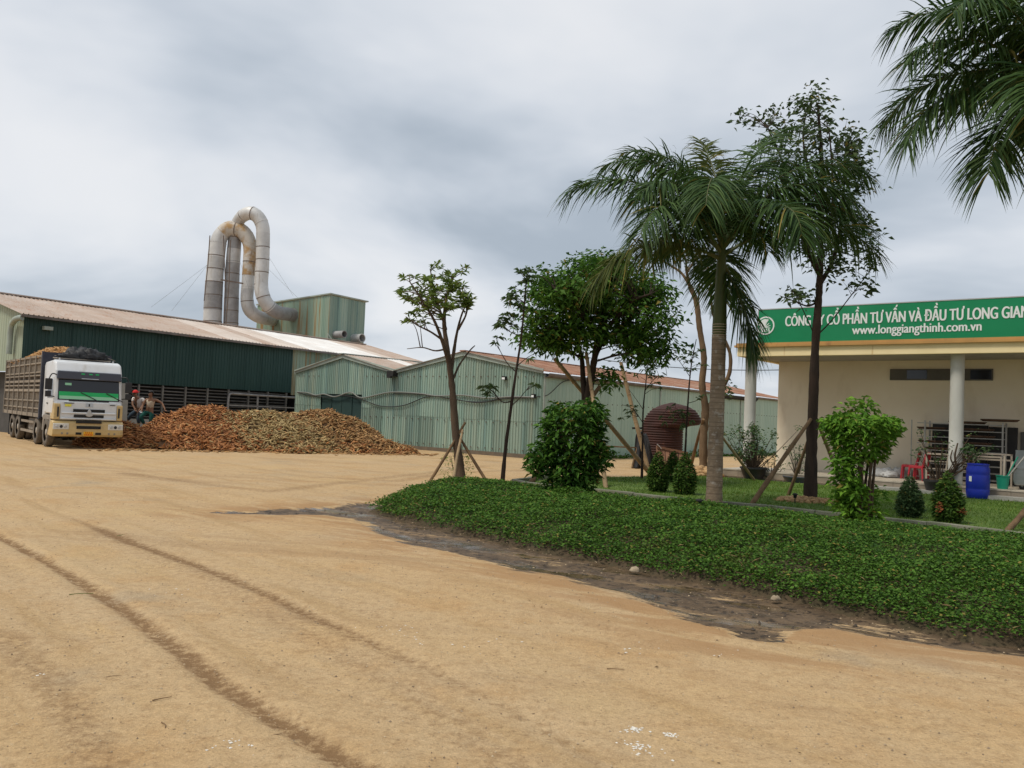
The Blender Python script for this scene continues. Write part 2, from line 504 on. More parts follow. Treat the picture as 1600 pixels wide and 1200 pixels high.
gh = ground_h(GX, GY)
wv = vnoise(GX, GY, 1.7) * .5 + vnoise(GX, GY, 5.) * .25
d1 = seg_dist(GX, GY, TR1); d2 = seg_dist(GX, GY, TR2); d3 = seg_dist(GX, GY, TR3); d4 = seg_dist(GX, GY, TR4)
d5 = np.minimum(seg_dist(GX, GY, TR5), seg_dist(GX, GY, TR6))
wid = .055 + .05 * fbm(GX, GY, .9, 2)
t1 = np.exp(-(d1 / wid) ** 2) * .95
t2 = np.exp(-(d2 / wid) ** 2) * np.clip(.35 + .75 * (vnoise(GX, GY, .6)), 0, 1) * np.where(GX < -3.2, .85, .6)
t3 = np.exp(-(d3 / .2) ** 2) * .45 + np.exp(-(d4 / .3) ** 2) * .35
t5 = np.exp(-(d5 / .35) ** 2) * .45
for off_, w_, a_ in ((.42, .16, .30), (-.38, .14, .22), (1.9, .2, .34), (2.25, .12, .26), (-1.5, .2, .26), (-1.9, .12, .22), (3.4, .25, .22)):
    P_ = np.array(TR1 if off_ < 0 else TR2)[:, :2]; g_ = np.gradient(P_, axis=0); g_ = g_ / np.linalg.norm(g_, axis=1, keepdims=True)
    t5 = t5 + a_ * np.exp(-(seg_dist(GX, GY, P_ + np.stack([-g_[:, 1], g_[:, 0]], 1) * off_) / w_) ** 2) * np.clip(1.8 * vnoise(GX, GY, .7) - .3, 0, 1)
track = np.clip(t1 + t2 + t3 + t5, 0, 1)
gh = gh - .032 * np.clip(t1 + t2 * .7, 0, 1) + .012 * (np.exp(-((d1 - .16) / .07) ** 2) + .6 * np.exp(-((d2 - .15) / .07) ** 2))
dw = seg_dist(GX, GY, WET, True); dw = np.where(inside(GX, GY, WET), dw, -dw)
wet = np.clip(.5 + dw / .5, 0, 1)
damp = np.exp(-np.maximum(-dw, 0) / .75) * (dw < 0)
gh = gh - .03 * np.clip(dw / .3 + .3, 0, 1)
db = np.where(inside(GX, GY, BED), 1, 0)
nx, ny = len(gx), len(gy)
V = np.stack([GX, GY, gh], -1).reshape(-1, 3)
ii = np.arange(nx * ny).reshape(ny, nx)
a, b, c, d = ii[:-1, :-1].ravel(), ii[:-1, 1:].ravel(), ii[1:, 1:].ravel(), ii[1:, :-1].ravel()
gm = np_mesh('ground', V, np.concatenate([np.stack([a, b, c], 1), np.stack([a, c, d], 1)]))
for nm, arr in (('wet', wet), ('track', track), ('damp', damp)):
    at_ = gm.attributes.new(nm, 'FLOAT', 'POINT'); at_.data.foreach_set('value', arr.ravel().astype(np.float32))


def ground_material():
    m = bpy.data.materials.new('dirt_yard'); m.use_nodes = True
    nt = m.node_tree; N = nt.nodes; Lk = nt.links.new; b = N['Principled BSDF']
    g = N.new('ShaderNodeNewGeometry'); pos = g.outputs['Position']

    def noise(sc, st=(1, 1, 1), rot=0.0, det=6, ro=.6):
        mp0 = N.new('ShaderNodeMapping'); mp0.inputs['Rotation'].default_value = (0, 0, rot); Lk(pos, mp0.inputs[0])
        mp = N.new('ShaderNodeMapping'); mp.inputs['Scale'].default_value = st; Lk(mp0.outputs[0], mp.inputs[0])
        n = N.new('ShaderNodeTexNoise'); n.inputs['Scale'].default_value = sc; n.inputs['Detail'].default_value = det; n.inputs['Roughness'].default_value = ro
        Lk(mp.outputs[0], n.inputs['Vector']); return n.outputs['Fac']

    def mr(s, a, bb, x0=0., x1=1.):
        r = N.new('ShaderNodeMapRange'); r.inputs[1].default_value = a; r.inputs[2].default_value = bb; r.inputs[3].default_value = x0; r.inputs[4].default_value = x1
        Lk(s, r.inputs[0]); return r.outputs[0]

    def mix(f, a, bb, typ='MIX'):
        x = N.new('ShaderNodeMixRGB'); x.blend_type = typ
        if isinstance(f, (int, float)): x.inputs[0].default_value = f
        else: Lk(f, x.inputs[0])
        for i, v in ((1, a), (2, bb)):
            if isinstance(v, tuple): x.inputs[i].default_value = (*v, 1)
            else: Lk(v, x.inputs[i])
        return x.outputs[0]

    def mth(op, a, bb):
        x = N.new('ShaderNodeMath'); x.operation = op; x.use_clamp = False
        for i, v in ((0, a), (1, bb)):
            if isinstance(v, (int, float)): x.inputs[i].default_value = v
            else: Lk(v, x.inputs[i])
        return x.outputs[0]

    def attr(n):
        x = N.new('ShaderNodeAttribute'); x.attribute_name = n; return x.outputs['Fac']
    col = mix(mr(noise(.35, det=5), .35, .65), (.525, .358, .185), (.495, .355, .205))
    col = mix(mr(noise(.9, det=6), .52, .72), col, (.475, .295, .135))
    col = mix(mr(noise(1.0, (.22, 2.2, 1), R_(48), 5), .52, .74), col, (.42, .275, .13))
    col = mix(mr(noise(2.2, (.3, 1.6, 1), R_(44), 6), .56, .75), col, (.53, .36, .18))
    col = mix(mr(noise(.55, (.5, 1, 1), R_(30), 6, .7), .58, .70, 0, .55), col, (.40, .305, .19))
    col = mix(mr(noise(9, det=8, ro=.75), .48, .72, 0, .65), col, (.31, .185, .085))
    col = mix(mr(noise(.5, det=4), .60, .72, 0, .55), col, (.33, .27, .19))
    col = mix(mr(noise(.45, (.25, 1.6, 1), R_(10), 7, .7), .54, .68, 0, .6), col, (.33, .205, .10))
    col = mix(mr(noise(.28, det=5), .56, .70, 0, .7), col, (.53, .375, .19))
    col = mix(mr(noise(28, det=6, ro=.75), .56, .66, 0, .7), col, (.24, .15, .075))
    col = mix(mr(noise(34, det=4, ro=.7), .60, .70, 0, .55), col, (.62, .49, .31))
    vo = N.new('ShaderNodeTexVoronoi'); vo.inputs['Scale'].default_value = 9; Lk(pos, vo.inputs['Vector'])
    vd = mr(vo.outputs['Distance'], .06, .10, 1, 0)
    sel = mr(noise(3.1, det=3), .55, .6)
    col = mix(mth('MULTIPLY', vd, sel), col, (.13, .085, .05))
    gr = mth('MULTIPLY', mr(noise(60, det=4, ro=.8), .30, .70, .80, 1.18), mr(noise(16, det=4, ro=.75), .3, .7, .90, 1.09))
    gv = N.new('ShaderNodeCombineXYZ')
    for i_ in range(3): Lk(gr, gv.inputs[i_])
    col = mix(1.0, col, gv.outputs[0], 'MULTIPLY')
    tn = mth('MULTIPLY', mr(noise(13, det=6, ro=.8), .28, .66), attr('track'))
    col = mix(mr(tn, .14, .46, 0, .95), col, (.215, .125, .058))
    dn = mth('MULTIPLY', attr('damp'), mr(noise(1.6, (.4, 1.8, 1), R_(28), 6, .7), .40, .56))
    col = mix(mr(dn, .08, .6, 0, .75), col, (.35, .20, .09))
    wat = attr('wet')
    wn = mth('ADD', wat, mth('MULTIPLY', mr(wat, .02, .45), mr(noise(1.5, (.55, 1.6, 1), R_(30), 7, .75), .3, .7, -.75, .6)))
    wf = mr(wn, .44, .58)
    mud = mix(mr(noise(3.5, det=7, ro=.7), .38, .62), (.085, .057, .034), (.165, .112, .066))
    mud = mix(mr(noise(1.2, (.5, 1.5, 1), R_(30), 6), .55, .70), mud, (.27, .175, .09))
    mud = mix(mr(noise(11, det=6, ro=.75), .52, .60, 0, .9), mud, (.028, .020, .014))
    col = mix(wf, col, mud)
    Lk(col, b.inputs['Base Color'])
    water = mth('MULTIPLY', wf, mr(noise(1.6, (.6, 1.3, 1), R_(30), 5), .50, .56))
    rg = mth('SUBTRACT', .93, mth('MULTIPLY', wf, .36))
    rg = mth('SUBTRACT', rg, mth('MULTIPLY', water, .42))
    Lk(rg, b.inputs['Roughness'])
    Lk(mth('ADD', .2, mth('MULTIPLY', water, .3)), b.inputs['Specular IOR Level'])
    bn = N.new('ShaderNodeBump'); bn.inputs['Strength'].default_value = .65; bn.inputs['Distance'].default_value = .025
    hh = mth('ADD', noise(18, det=8, ro=.75), mth('MULTIPLY', noise(70, det=4), .5))
    hh = mth('MULTIPLY', hh, mth('SUBTRACT', 1.0, mth('MULTIPLY', water, .93)))
    Lk(hh, bn.inputs['Height']); Lk(bn.outputs[0], b.inputs['Normal'])
    return m


tag(link('ground', gm, ground_material(), smooth=True), kind='structure')

# ---- planting bed: earth mound under the groundcover
SOIL = mat('bed_soil', (.055, .045, .022), (.085, .058, .033), scale=3, rough=.95, bump=.5)


def bed_h(X, Y):
    d = seg_dist(X, Y, BED, True)
    h = .21 * (1 - np.exp(-d / .50)) + .12 * (1 - np.exp(-d / 1.4)) + (fbm(X, Y, .8, 3) - .42) * .22 * np.clip(d / .5, 0, 1) + .01
    return np.where(inside(X, Y, BED), h, -.2)


bx, by = np.meshgrid(np.arange(-4.5, 17.5, .11), np.arange(2, 22, .11))
bh = bed_h(bx, by); ok = bh > -.1
# close the mound's rim to the ground
bz = np.where(ok, bh, -.05)
ii = np.arange(bx.size).reshape(bx.shape)
okc = ok[:-1, :-1] | ok[1:, :-1] | ok[:-1, 1:] | ok[1:, 1:]
a, b, c, d = ii[:-1, :-1][okc], ii[:-1, 1:][okc], ii[1:, 1:][okc], ii[1:, :-1][okc]
used = np.unique(np.concatenate([a, b, c, d])); rm = np.zeros(bx.size, int); rm[used] = np.arange(len(used))
tag(link('planting_bed', np_mesh('planting_bed', np.stack([bx, by, bz], -1).reshape(-1, 3)[used],
         rm[np.concatenate([np.stack([a, b, c], 1), np.stack([a, c, d], 1)])]), SOIL, smooth=True), kind='structure')


def leaves(P, D, N, L, W, fold=.25, droop=0.0):
    """n folded leaves: positions, directions, normals, lengths, widths"""
    P = np.asarray(P, float); D = nrm(D); N = np.asarray(N, float)
    S = nrm(np.cross(D, N)); N = np.cross(S, D)
    L = np.broadcast_to(np.asarray(L, float), (len(P),))[:, None]; W = np.broadcast_to(np.asarray(W, float), (len(P),))[:, None]
    mid = P + D * L * .45
    tip = P + D * L
    tip = tip - np.array([0, 0, 1.]) * (droop * L)
    V = np.stack([P, mid + S * W / 2 + N * W * fold, tip, mid - S * W / 2 + N * W * fold], 1).reshape(-1, 3)
    k = np.arange(len(P))[:, None] * 4
    T = np.concatenate([k + np.array([[0, 1, 2]]), k + np.array([[0, 2, 3]])])
    return V, T


def rdir(n, zlo=-1., zhi=1.):
    z = rng.uniform(zlo, zhi, n); t = rng.uniform(0, 2 * math.pi, n); r = np.sqrt(np.maximum(1 - z * z, 0))
    return np.stack([r * np.cos(t), r * np.sin(t), z], 1)


def merge(parts):
    Vs, Ts, o = [], [], 0
    for V, T in parts:
        Vs.append(V); Ts.append(T + o); o += len(V)
    return np.concatenate(Vs), np.concatenate(Ts)


# ---- groundcover leaves
n = 1750000
X = rng.uniform(-3.5, 16.5, n); Y = rng.uniform(2.5, 21.5, n)
keep = rng.random(n) < np.clip((8.5 / Y) ** 1.1, 0, 1)
X, Y = X[keep], Y[keep]
# spill a little over the mound edge, unevenly
Xj = X + rng.normal(0, .07, len(X)); Yj = Y + rng.normal(0, .07, len(X))
h = bed_h(X, Y); keep = (h > -.1) & (rng.random(len(X)) < np.clip((fbm(X, Y, 1.3, 3) - .20) * 5, .45, 1) * np.clip(1.0 + seg_dist(X, Y, BED, True) / .5, 0, 1))
X, Y, Xj, Yj, h = X[keep], Y[keep], Xj[keep], Yj[keep], h[keep]
thick = .04 + .20 * np.clip(fbm(X, Y, 2.6, 3) - .22, 0, 1)
z = h + thick * rng.random(len(X)) ** .6
D = rdir(len(X), -.35, .55); Nn = nrm(np.stack([rng.normal(0, .45, len(X)), rng.normal(0, .45, len(X)), np.ones(len(X))], 1))
sz = rng.uniform(.7, 1.3, len(X)) * (.027 + .0013 * Y)
V, T = leaves(np.stack([Xj, Yj, z], 1), D, Nn, sz, sz * .62, .2)
tag(link('groundcover', np_mesh('groundcover', V, T), LEAF_GC), 'low dense dark green leafy groundcover carpeting the sloping roadside bed', 'groundcover', kind='stuff')
n = 5200; X = rng.uniform(-3.5, 12.0, n); Y = rng.uniform(5.5, 21.5, n); h = bed_h(X, Y); k = (h > -.1) & (rng.random(n) < .25 + .75 * (seg_dist(X, Y, BED, True) < .5)); X, Y, h = X[k], Y[k], h[k]; n = len(X)
L_ = rng.uniform(.06, .22, n); V, T = leaves(np.stack([X, Y, h + rng.uniform(.0, .10, n)], 1), rdir(n, -.1, .7), rdir(n, -.2, .6), L_, .010, .1, .15)
tag(link('dry_stems', np_mesh('dry_stems', V, T), mat('dry_stem', (.20, .13, .06), None, islc=(.32, .25, .11), rough=.9)), 'dry brown stems and litter poking out of the groundcover', 'dry stems', kind='stuff')
# ---- lawn
LAWN = np.array([gp(*p)[:2] for p in [(800, 757), (945, 773), (1100, 790), (1300, 808), (1600, 842), (1760, 862), (2100, 905), (2100, 830), (1760, 800), (1600, 786), (1400, 769), (1240, 756), (1135, 748), (1085, 745), (1000, 747), (870, 747)]])
lx, ly = np.meshgrid(np.arange(-1, 18, .2), np.arange(11, 32, .2))
lz = np.full(lx.shape, .03) + (fbm(lx, ly, .7, 3) - .45) * .05
okl = inside(lx, ly, LAWN)
ii = np.arange(lx.size).reshape(lx.shape)
okc = okl[:-1, :-1] | okl[1:, :-1] | okl[:-1, 1:] | okl[1:, 1:]
a, b, c, d = ii[:-1, :-1][okc], ii[:-1, 1:][okc], ii[1:, 1:][okc], ii[1:, :-1][okc]
LAWN_M = mat('lawn_turf', (.075, .135, .022), (.12, .18, .036), scale=.9, rough=.95, bump=.5, bscale=60, stain=((.22, .19, .085), 1.3, (1, 1, 1), .64, .8))
used = np.unique(np.concatenate([a, b, c, d])); rm = np.zeros(lx.size, int); rm[used] = np.arange(len(used))
tag(link('lawn', np_mesh('lawn', np.stack([lx, ly, lz], -1).reshape(-1, 3)[used], rm[np.concatenate([np.stack([a, b, c], 1), np.stack([a, c, d], 1)])]), LAWN_M, smooth=True), kind='structure')
n = 170000
X = rng.uniform(-.5, 17, n); Y = rng.uniform(11.5, 31, n)
k = inside(X, Y, LAWN) & (rng.random(n) < .35 + .65 * np.clip((fbm(X, Y, .9, 3) - .25) * 3, 0, 1)); X, Y = X[k], Y[k]
z = .02 + (fbm(X, Y, .7, 3) - .45) * .05
D = nrm(np.stack([rng.normal(0, .5, len(X)), rng.normal(0, .5, len(X)), np.ones(len(X))], 1))
V, T = leaves(np.stack([X, Y, z], 1), D, rdir(len(X), -.2, .2), rng.uniform(.035, .085, len(X)), .012, .1)
tag(link('grass', np_mesh('grass', V, T), GRASS), 'short green grass of the lawn in front of the office', 'grass', kind='stuff')

# ---- kerb along the lawn, stone by stone
kerb = empty('lawn_kerb', tuple(gp(800, 757)), 0, 'low grey concrete kerb of short stones edging the lawn', 'kerb')
kp = [gp(*p) for p in [(870, 748), (795, 758), (850, 765), (945, 775), (1020, 783), (1100, 792), (1200, 800), (1300, 811), (1400, 821), (1500, 832), (1600, 845), (1760, 866), (2100, 911)]]
kl = curve_pts(np.array(kp)[1:], 10); kl = np.vstack([np.linspace(kp[0], kp[1], 8)[:-1], kl])
L = np.r_[0, np.cumsum(np.linalg.norm(np.diff(kl, axis=0), axis=1))]
s = 0.0; base = np.array(gp(800, 757)); i = 0
while s < L[-1] - .1:
    e_ = min(s + .99, L[-1])
    p0 = np.array([np.interp(s + .006, L, kl[:, j]) for j in range(3)]); p1 = np.array([np.interp(e_ - .006, L, kl[:, j]) for j in range(3)])
    mb = MB(); zt = .045 + rng.uniform(-.008, .008)
    mb.bar(p0 - base + (0, 0, zt), p1 - base + (0, 0, zt + rng.uniform(-.006, .006)), .13, .19)
    mb.build('kerb_stone', KERB, kerb, bevel=.012)
    s = e_
# ---- mossy pavers between the bed and the kerb
path = empty('paved_path', tuple(gp(1400, 828)), 0)
tag(path, kind='structure')
base = np.array(gp(1400, 828))
s0 = L[-1] * .36
for row in range(2):
    s = s0 + (row % 2) * .2
    while s < L[-1] - .4:
        p0 = np.array([np.interp(s, L, kl[:, j]) for j in range(3)]); p1 = np.array([np.interp(s + .4, L, kl[:, j]) for j in range(3)])
        t = nrm(p1 - p0); nn = np.array([-t[1], t[0], 0]); nn = -nn if nn[1] > 0 else nn
        c0 = (p0 + p1) / 2 + nn * (.30 + row * .41)
        mb = MB(); q0 = c0 - t * .19 - base; q1 = c0 + t * .19 - base
        zz = .012 + rng.uniform(0, .008)
        mb.bar(q0 + (0, 0, zz), q1 + (0, 0, zz), .385, .05); mb.build('paver', PAVER, path)
        s += .405

# moss and tufts creeping over the pavers and the kerb foot
n = 26000; q = rng.uniform(L[-1] * .12, L[-1], n); o_ = rng.uniform(-.05, 1.5, n)
PX = np.stack([np.interp(q, L, kl[:, j]) for j in range(2)], 1); TG = np.stack([np.gradient(kl[:, j], L) for j in range(2)], 1); TGq = nrm(np.stack([np.interp(q, L, TG[:, j]) for j in range(2)], 1))
NQ = np.stack([TGq[:, 1], -TGq[:, 0]], 1); PX = PX + NQ * o_[:, None]
kk = rng.random(n) < np.clip((fbm(PX[:, 0], PX[:, 1], 1.5, 3) - .36) * 6, .06, 1); PX = PX[kk]; n = len(PX)
V, T = leaves(np.concatenate([PX, np.full((n, 1), .03)], 1), nrm(np.stack([rng.normal(0, .7, n), rng.normal(0, .7, n), np.ones(n)], 1)), rdir(n, -.2, .2), rng.uniform(.03, .08, n), .018, .1)
tag(link('moss', np_mesh('moss', V, T), GRASS), 'moss and grass tufts creeping over the paved strip', 'moss', kind='stuff')

# ================================================================== SHEDS
AX = R_(-39)
U = np.array([math.cos(AX), math.sin(AX), 0]); VV = np.array([-U[1], U[0], 0])
S0 = np.array([1.3, 34.63, 0])


def corr(x0, x1, z0, ztop, depth=.035, pitch=.2):
    """corrugated sheet in the x-z plane, ribs towards -y; ztop is a function of x"""
    xs = [x0]; ys = [0.0]
    k = max(1, int(round((x1 - x0) / pitch))); p = (x1 - x0) / k
    for i in range(k):
        for f, y in ((.30, 0), (.42, -depth), (.62, -depth), (.74, 0)):
            xs.append(x0 + (i + f) * p); ys.append(y)
    xs.append(x1); ys.append(0.0)
    return xs, ys


def sheet(name, matl, parent, x0, x1, z0, ztop, place, depth=.035, pitch=.2, apex=None):
    """one wall sheet; place(x, y, z) maps sheet space into the parent's space"""
    xs, ys = corr(x0, x1, z0, ztop, depth, pitch)
    if apex is not None and x0 < apex < x1:
        j = next(i for i in range(len(xs)) if xs[i] > apex)
        xs.insert(j, apex); ys.insert(j, ys[j - 1])
    V, Fs = [], []
    for x, y in zip(xs, ys):
        V.append(place(x, y, z0)); V.append(place(x, y, ztop(x) if callable(ztop) else ztop))
    for i in range(len(xs) - 1):
        Fs.append((2 * i, 2 * i + 2, 2 * i + 3, 2 * i + 1))
    m = bpy.data.meshes.new(name); m.from_pydata(V, [], Fs)
    return link(name, m, matl, parent)


def roof_sheet(name, matl, parent, p00, p01, p10, p11, ribs=5, h=.035):
    """sheet between eave edge p00-p01 and ridge edge p10-p11 with raised ribs"""
    p00, p01, p10, p11 = [np.array(p, float) for p in (p00, p01, p10, p11)]
    nn = nrm(np.cross(p01 - p00, p10 - p00)); nn = nn if nn[2] > 0 else -nn
    fr = [(0, 0)]
    for i in range(ribs):
        for f, y in ((.34, 0), (.44, 1), (.56, 1), (.66, 0)):
            fr.append(((i + f) / ribs, y))
    fr.append((1, 0))
    V, Fs = [], []
    for f, y in fr:
        V.append(p00 + (p01 - p00) * f + nn * h * y); V.append(p10 + (p11 - p10) * f + nn * h * y)
    for i in range(len(fr) - 1):
        Fs.append((2 * i, 2 * i + 2, 2 * i + 3, 2 * i + 1))
    m = bpy.data.meshes.new(name); m.from_pydata([tuple(v) for v in V], [], Fs)
    return link(name, m, matl, parent)


FOOT = mat('dark_footing', (.12, .10, .075), (.17, .13, .09), scale=3, rough=.95)  # dark brown strip along the foot of the front wall
# ---- twin-gabled mint green shed (front gables face the yard, long side runs back)
shed = empty('warehouse', tuple(S0), AX, 'pale mint green corrugated metal shed with two low gables and rusty roof', 'warehouse')
XL, XV = -16.75, -8.95
EV, AP = 3.66, 4.47


def gable_top(x):
    if x < XV:
        m = (XL + XV) / 2; hw = (XV - XL) / 2
    else:
        m = XV / 2; hw = -XV / 2
    return AP - (AP - EV) * abs(x - m) / hw


DX0, DX1, DZ = -14.55, -11.3, 2.52
edges = sorted(set([round(v, 3) for v in list(np.arange(XL, XV, .87)) + [XV] + list(np.arange(XV, 0, .90)) + [0.0, DX0, DX1]]))
edges = [e_ for i, e_ in enumerate(edges) if i == 0 or e_ - edges[i - 1] > .12 or e_ in (0.0, DX0, DX1)]
for x0, x1 in zip(edges[:-1], edges[1:]):
    mid = (x0 + x1) / 2
    apx = (XL + XV) / 2 if mid < XV else XV / 2
    if DX0 - .01 < mid < DX1:
        sheet('wall_sheet', MINT, shed, x0, x1, DZ, gable_top, lambda x, y, z: (x, y, z), apex=apx, pitch=.15)
        continue
    jit = rng.uniform(-.03, .03)
    low = 1.55 + jit if mid > XV else 1.9 + jit
    sheet('wall_sheet', MINT, shed, x0 - .015, x1 + .015, .16, low + .06, lambda x, y, z: (x, y, z), pitch=.15)
    sheet('wall_sheet', MINT, shed, x0, x1, low, gable_top, lambda x, y, z: (x, y - .012, z), apex=apx, pitch=.15)
for y0 in np.arange(0, 9.5, .95): sheet('side_sheet', MINT, shed, y0, y0 + .95, .1, EV, lambda x, y, z: (XL + y, x, z), pitch=.19)
mb = MB(); mb.box(XL, .02, -.05, .14, -.05, .17); mb.build('footing', FOOT, shed)
mb = MB(); mb.box(XL + .05, -.1, .25, .3, 0, EV - .1); mb.build('gap_backing', DARKIN, shed)  # added near-black sheet, blocks bright sky showing through gaps by the door
mb = MB(); mb.box(DX0 + .02, DX0 + 1.62, .05, .09, .17, DZ); mb.box(DX0 + 1.64, DX1 - .02, .06, .10, .17, DZ); dr = mb.build('door', DARKDOOR, shed)
mb = MB()
for xx in (DX0 + .82, DX1 - .82): mb.box(xx - .03, xx + .03, .02, .05, .2, DZ - .05)
mb.build('door_stile', DARKDOOR, dr)
# gable fascia trims
for (xa, xb) in ((XL, XV), (XV, 0)):
    m_ = (xa + xb) / 2
    for p, q in (((xa - .05, EV), (m_, AP)), ((m_, AP), (xb + .05, EV))):
        mb = MB(); mb.bar((p[0], -.09, p[1] + .01), (q[0], -.09, q[1] + .01), .05, .2, up=(0, 0, 1)); mb.build('fascia', TRIM, shed)
# bolts rows on front sheets
mb = MB()
for x in np.arange(XL + .3, -.1, .42):
    for z in (1.45, .32, 3.45):
        if DX0 < x < DX1: continue
        mb.box(x - .022, x + .022, -.07, -.03, z - .022, z + .022)
mb.build('bolts', SEAM, shed)['kind'] = 'stuff'
# roofs of the two gables
SH_LEN = 27.0
for (xa, xb, mt) in ((XL, XV, ROOF_TAN), (XV, 0, ROOF_RUST)):
    m_ = (xa + xb) / 2
    ys_ = np.arange(-.18, SH_LEN if mt is ROOF_RUST else 10, .98)
    for y0 in ys_:
        y1 = y0 + .98
        mt2 = ROOF_WHITE if (mt is ROOF_TAN and y0 > 2.5 and rng.random() < .35) else mt
        jz = rng.uniform(-.012, .012)
        if mt is ROOF_TAN or y0 < 3:
            roof_sheet('roof_sheet', mt2, shed, (xa - .02, y0, EV + .03 + jz), (xa - .02, y1 + .02, EV + .03 + jz), (m_, y0, AP + .1 + jz), (m_, y1 + .02, AP + .1 + jz))
        roof_sheet('roof_sheet', mt2, shed, (xb + (.22 if xb == 0 else .02), y0, EV - (.02 if xb == 0 else -.03) + jz), (xb + (.22 if xb == 0 else .02), y1 + .02, EV - (.02 if xb == 0 else -.03) + jz), (m_, y0, AP + .1 + jz), (m_, y1 + .02, AP + .1 + jz))
    mb = MB(); mb.bar((m_, -.2, AP + .13), (m_, ys_[-1] + 1, AP + .13), .3, .05); mb.build('ridge_cap', TRIM if mt is ROOF_TAN else ROOF_RUST, shed)
# long side wall, flatter sheets
for y0 in np.arange(0, SH_LEN, 1.04):
    xs_ = (y0, min(y0 + 1.04, SH_LEN))
    sheet('side_sheet', MINT2, shed, xs_[0], xs_[1] + .02, .12, 3.5, lambda x, y, z: (-y * 1.0, x, z), depth=.012, pitch=.26)
mb = MB(); mb.box(-.1, .05, 0, SH_LEN, 0, .13); mb.build('footing', CONC, shed)
for yy in (0.02, 9.9, 19.8):
    mb = MB(); mb.box(-.01, .05, yy, yy + .1, .13, 3.55); mb.build('post', TRIM, shed)
mb = MB()
for y in np.arange(.4, SH_LEN, .42): mb.box(.0, .028, y - .02, y + .02, 2.46, 2.5)
mb.build('bolts', SEAM, shed)['kind'] = 'stuff'
# gutter pieces under the eave
for y0, y1, mt, r in ((.05, 4.9, GUTTER, .16), (5.0, 9.6, GUTTER, .12), (9.8, 15.5, GUTTER, .10), (15.7, 21.8, BLACK, .2), (22.0, 26, GUTTER, .10)):
    mb = MB(); zc = 3.58 if r < .18 else 3.5
    pr = [(.10 + r * math.cos(t), y0, zc + r * math.sin(t)) for t in np.linspace(math.pi, 2 * math.pi, 9)]
    pr += [(p[0] * .97 + .003, p[1], p[2] + .02) for p in pr[::-1]]
    mb.prism(pr, (0, y1 - y0, 0)); mb.build('gutter', mt, shed)
# junction boxes, lamp, cables along the front
mb = MB(); mb.box(-9.2, -8.75, -.35, -.05, 3.42, 3.68); mb.box(-9.1, -8.85, -.42, -.3, 3.34, 3.44); mb.build('rain_hopper', BLACK, shed)
for (x, z, w) in ((-2.0, 3.36, .2), (-.38, 2.62, .16)):
    mb = MB(); mb.box(x - w / 2, x + w / 2, -.2, -.06, z - .07, z + .09); fl = mb.build('flood_lamp', BLACK, shed, bevel=.01)
    mb = MB(); mb.box(x - w / 2 + .02, x + w / 2 - .02, -.215, -.202, z - .05, z + .04); mb.build('lens', SIGN_W, fl)
WIRE = mat('cable_grey', (.20, .21, .19), rough=.7)
WIRE_B = mat('cable_black', (.03, .03, .03), rough=.7)
for pts, r, mt in ((((-16.5, 2.58), (-15.6, 2.55), (-14.9, 2.43), (-14.2, 2.50), (-13.3, 2.38), (-12.1, 2.62), (-11.2, 2.36), (-9.2, 2.66), (-7.2, 2.64), (-6.0, 2.54), (-4.5, 2.60), (-3.0, 2.50), (-1.6, 2.58), (-.3, 2.58)), .035, WIRE),
                   (((-16.5, 2.56), (-15.4, 2.42), (-13.9, 2.34), (-12.6, 2.45), (-11.3, 2.30), (-9.8, 1.98), (-8.2, 2.05), (-6.6, 2.50), (-5.2, 2.44), (-3.5, 2.28), (-2.2, 2.48), (-.3, 2.55)), .022, WIRE_B),
                   (((-8.9, 2.62), (-7.4, 2.60), (-5.8, 2.50), (-4.3, 2.34), (-3.0, 2.34), (-1.8, 2.52), (-.3, 2.56)), .018, WIRE_B)):
    mb = MB(); mb.tube(curve_pts([(x, -.09, z) for x, z in pts], 6), r, 6); mb.build('cable', mt, shed, smooth=True)
mb = MB(); mb.tube(curve_pts([(-.3, -.09, 2.6), (.12, .2, 2.7), (.14, 1.2, 3.3), (.14, 2.2, 3.45)], 6), .02, 6); mb.build('cable', WIRE_B, shed, smooth=True)

# ---- left production hall with dark green wall and tan roof
hall = empty('production_hall', tuple(S0 + U * -16.75 + VV * -13.75), AX, 'long hall with dark green upper wall, louvred base and weathered tan metal roof', 'warehouse')
hall.location = (-21.86, 36.99, -.12)
hall.scale = (1.073, 1.073, 1.073)      # 14.4 m of dark wall, eave at 5.4 m
# local: x<0 into the hall, y 0..23.2 along the eave
HE, HR, HY = 5.06, 6.42, 23.2
he = lambda y: 5.13 - .0125 * y
hr = lambda y: 6.46 - .014 * y
RX = -6.0
for y0 in np.arange(0, 13.45, .96):
    y1 = min(y0 + .96, 13.45)
    if y1 - y0 < .2: continue
    sheet('wall_sheet', DARKGREEN, hall, y0, y1 + .02, 2.52, he, lambda x, y, z: (-y, x, z), depth=.03, pitch=.16)
for y0 in np.arange(13.45, HY, .96):
    sheet('wall_sheet', MINT_RUST if y0 < 14.5 else MINT, hall, y0, min(y0 + .96, HY) + .02, 2.4, lambda x: he(x) - .02, lambda x, y, z: (-y, x, z), depth=.03, pitch=.2)
for x0 in np.arange(-12, 0, 1.0):
    sheet('end_sheet', PALE_SHEET, hall, x0, x0 + 1.0, 2.76, lambda x: 5.13 + (6.46 - 5.13) * (1 - abs(x - RX) / 6.0), lambda x, y, z: (x, y, z), depth=.02, pitch=.25)
END_LOW = mat('grey_lower_wall', (.065, .062, .058), (.09, .085, .08), scale=2, rough=.9)
mb = MB(); mb.box(-12, -.2, .45, .6, 0, 2.76); mb.build('lower_wall', END_LOW, hall)
mb = MB(); mb.box(-1.1, -.35, -.06, -.02, 2.5, 2.95); mb.build('patch_sheet', PALE_SHEET, hall)
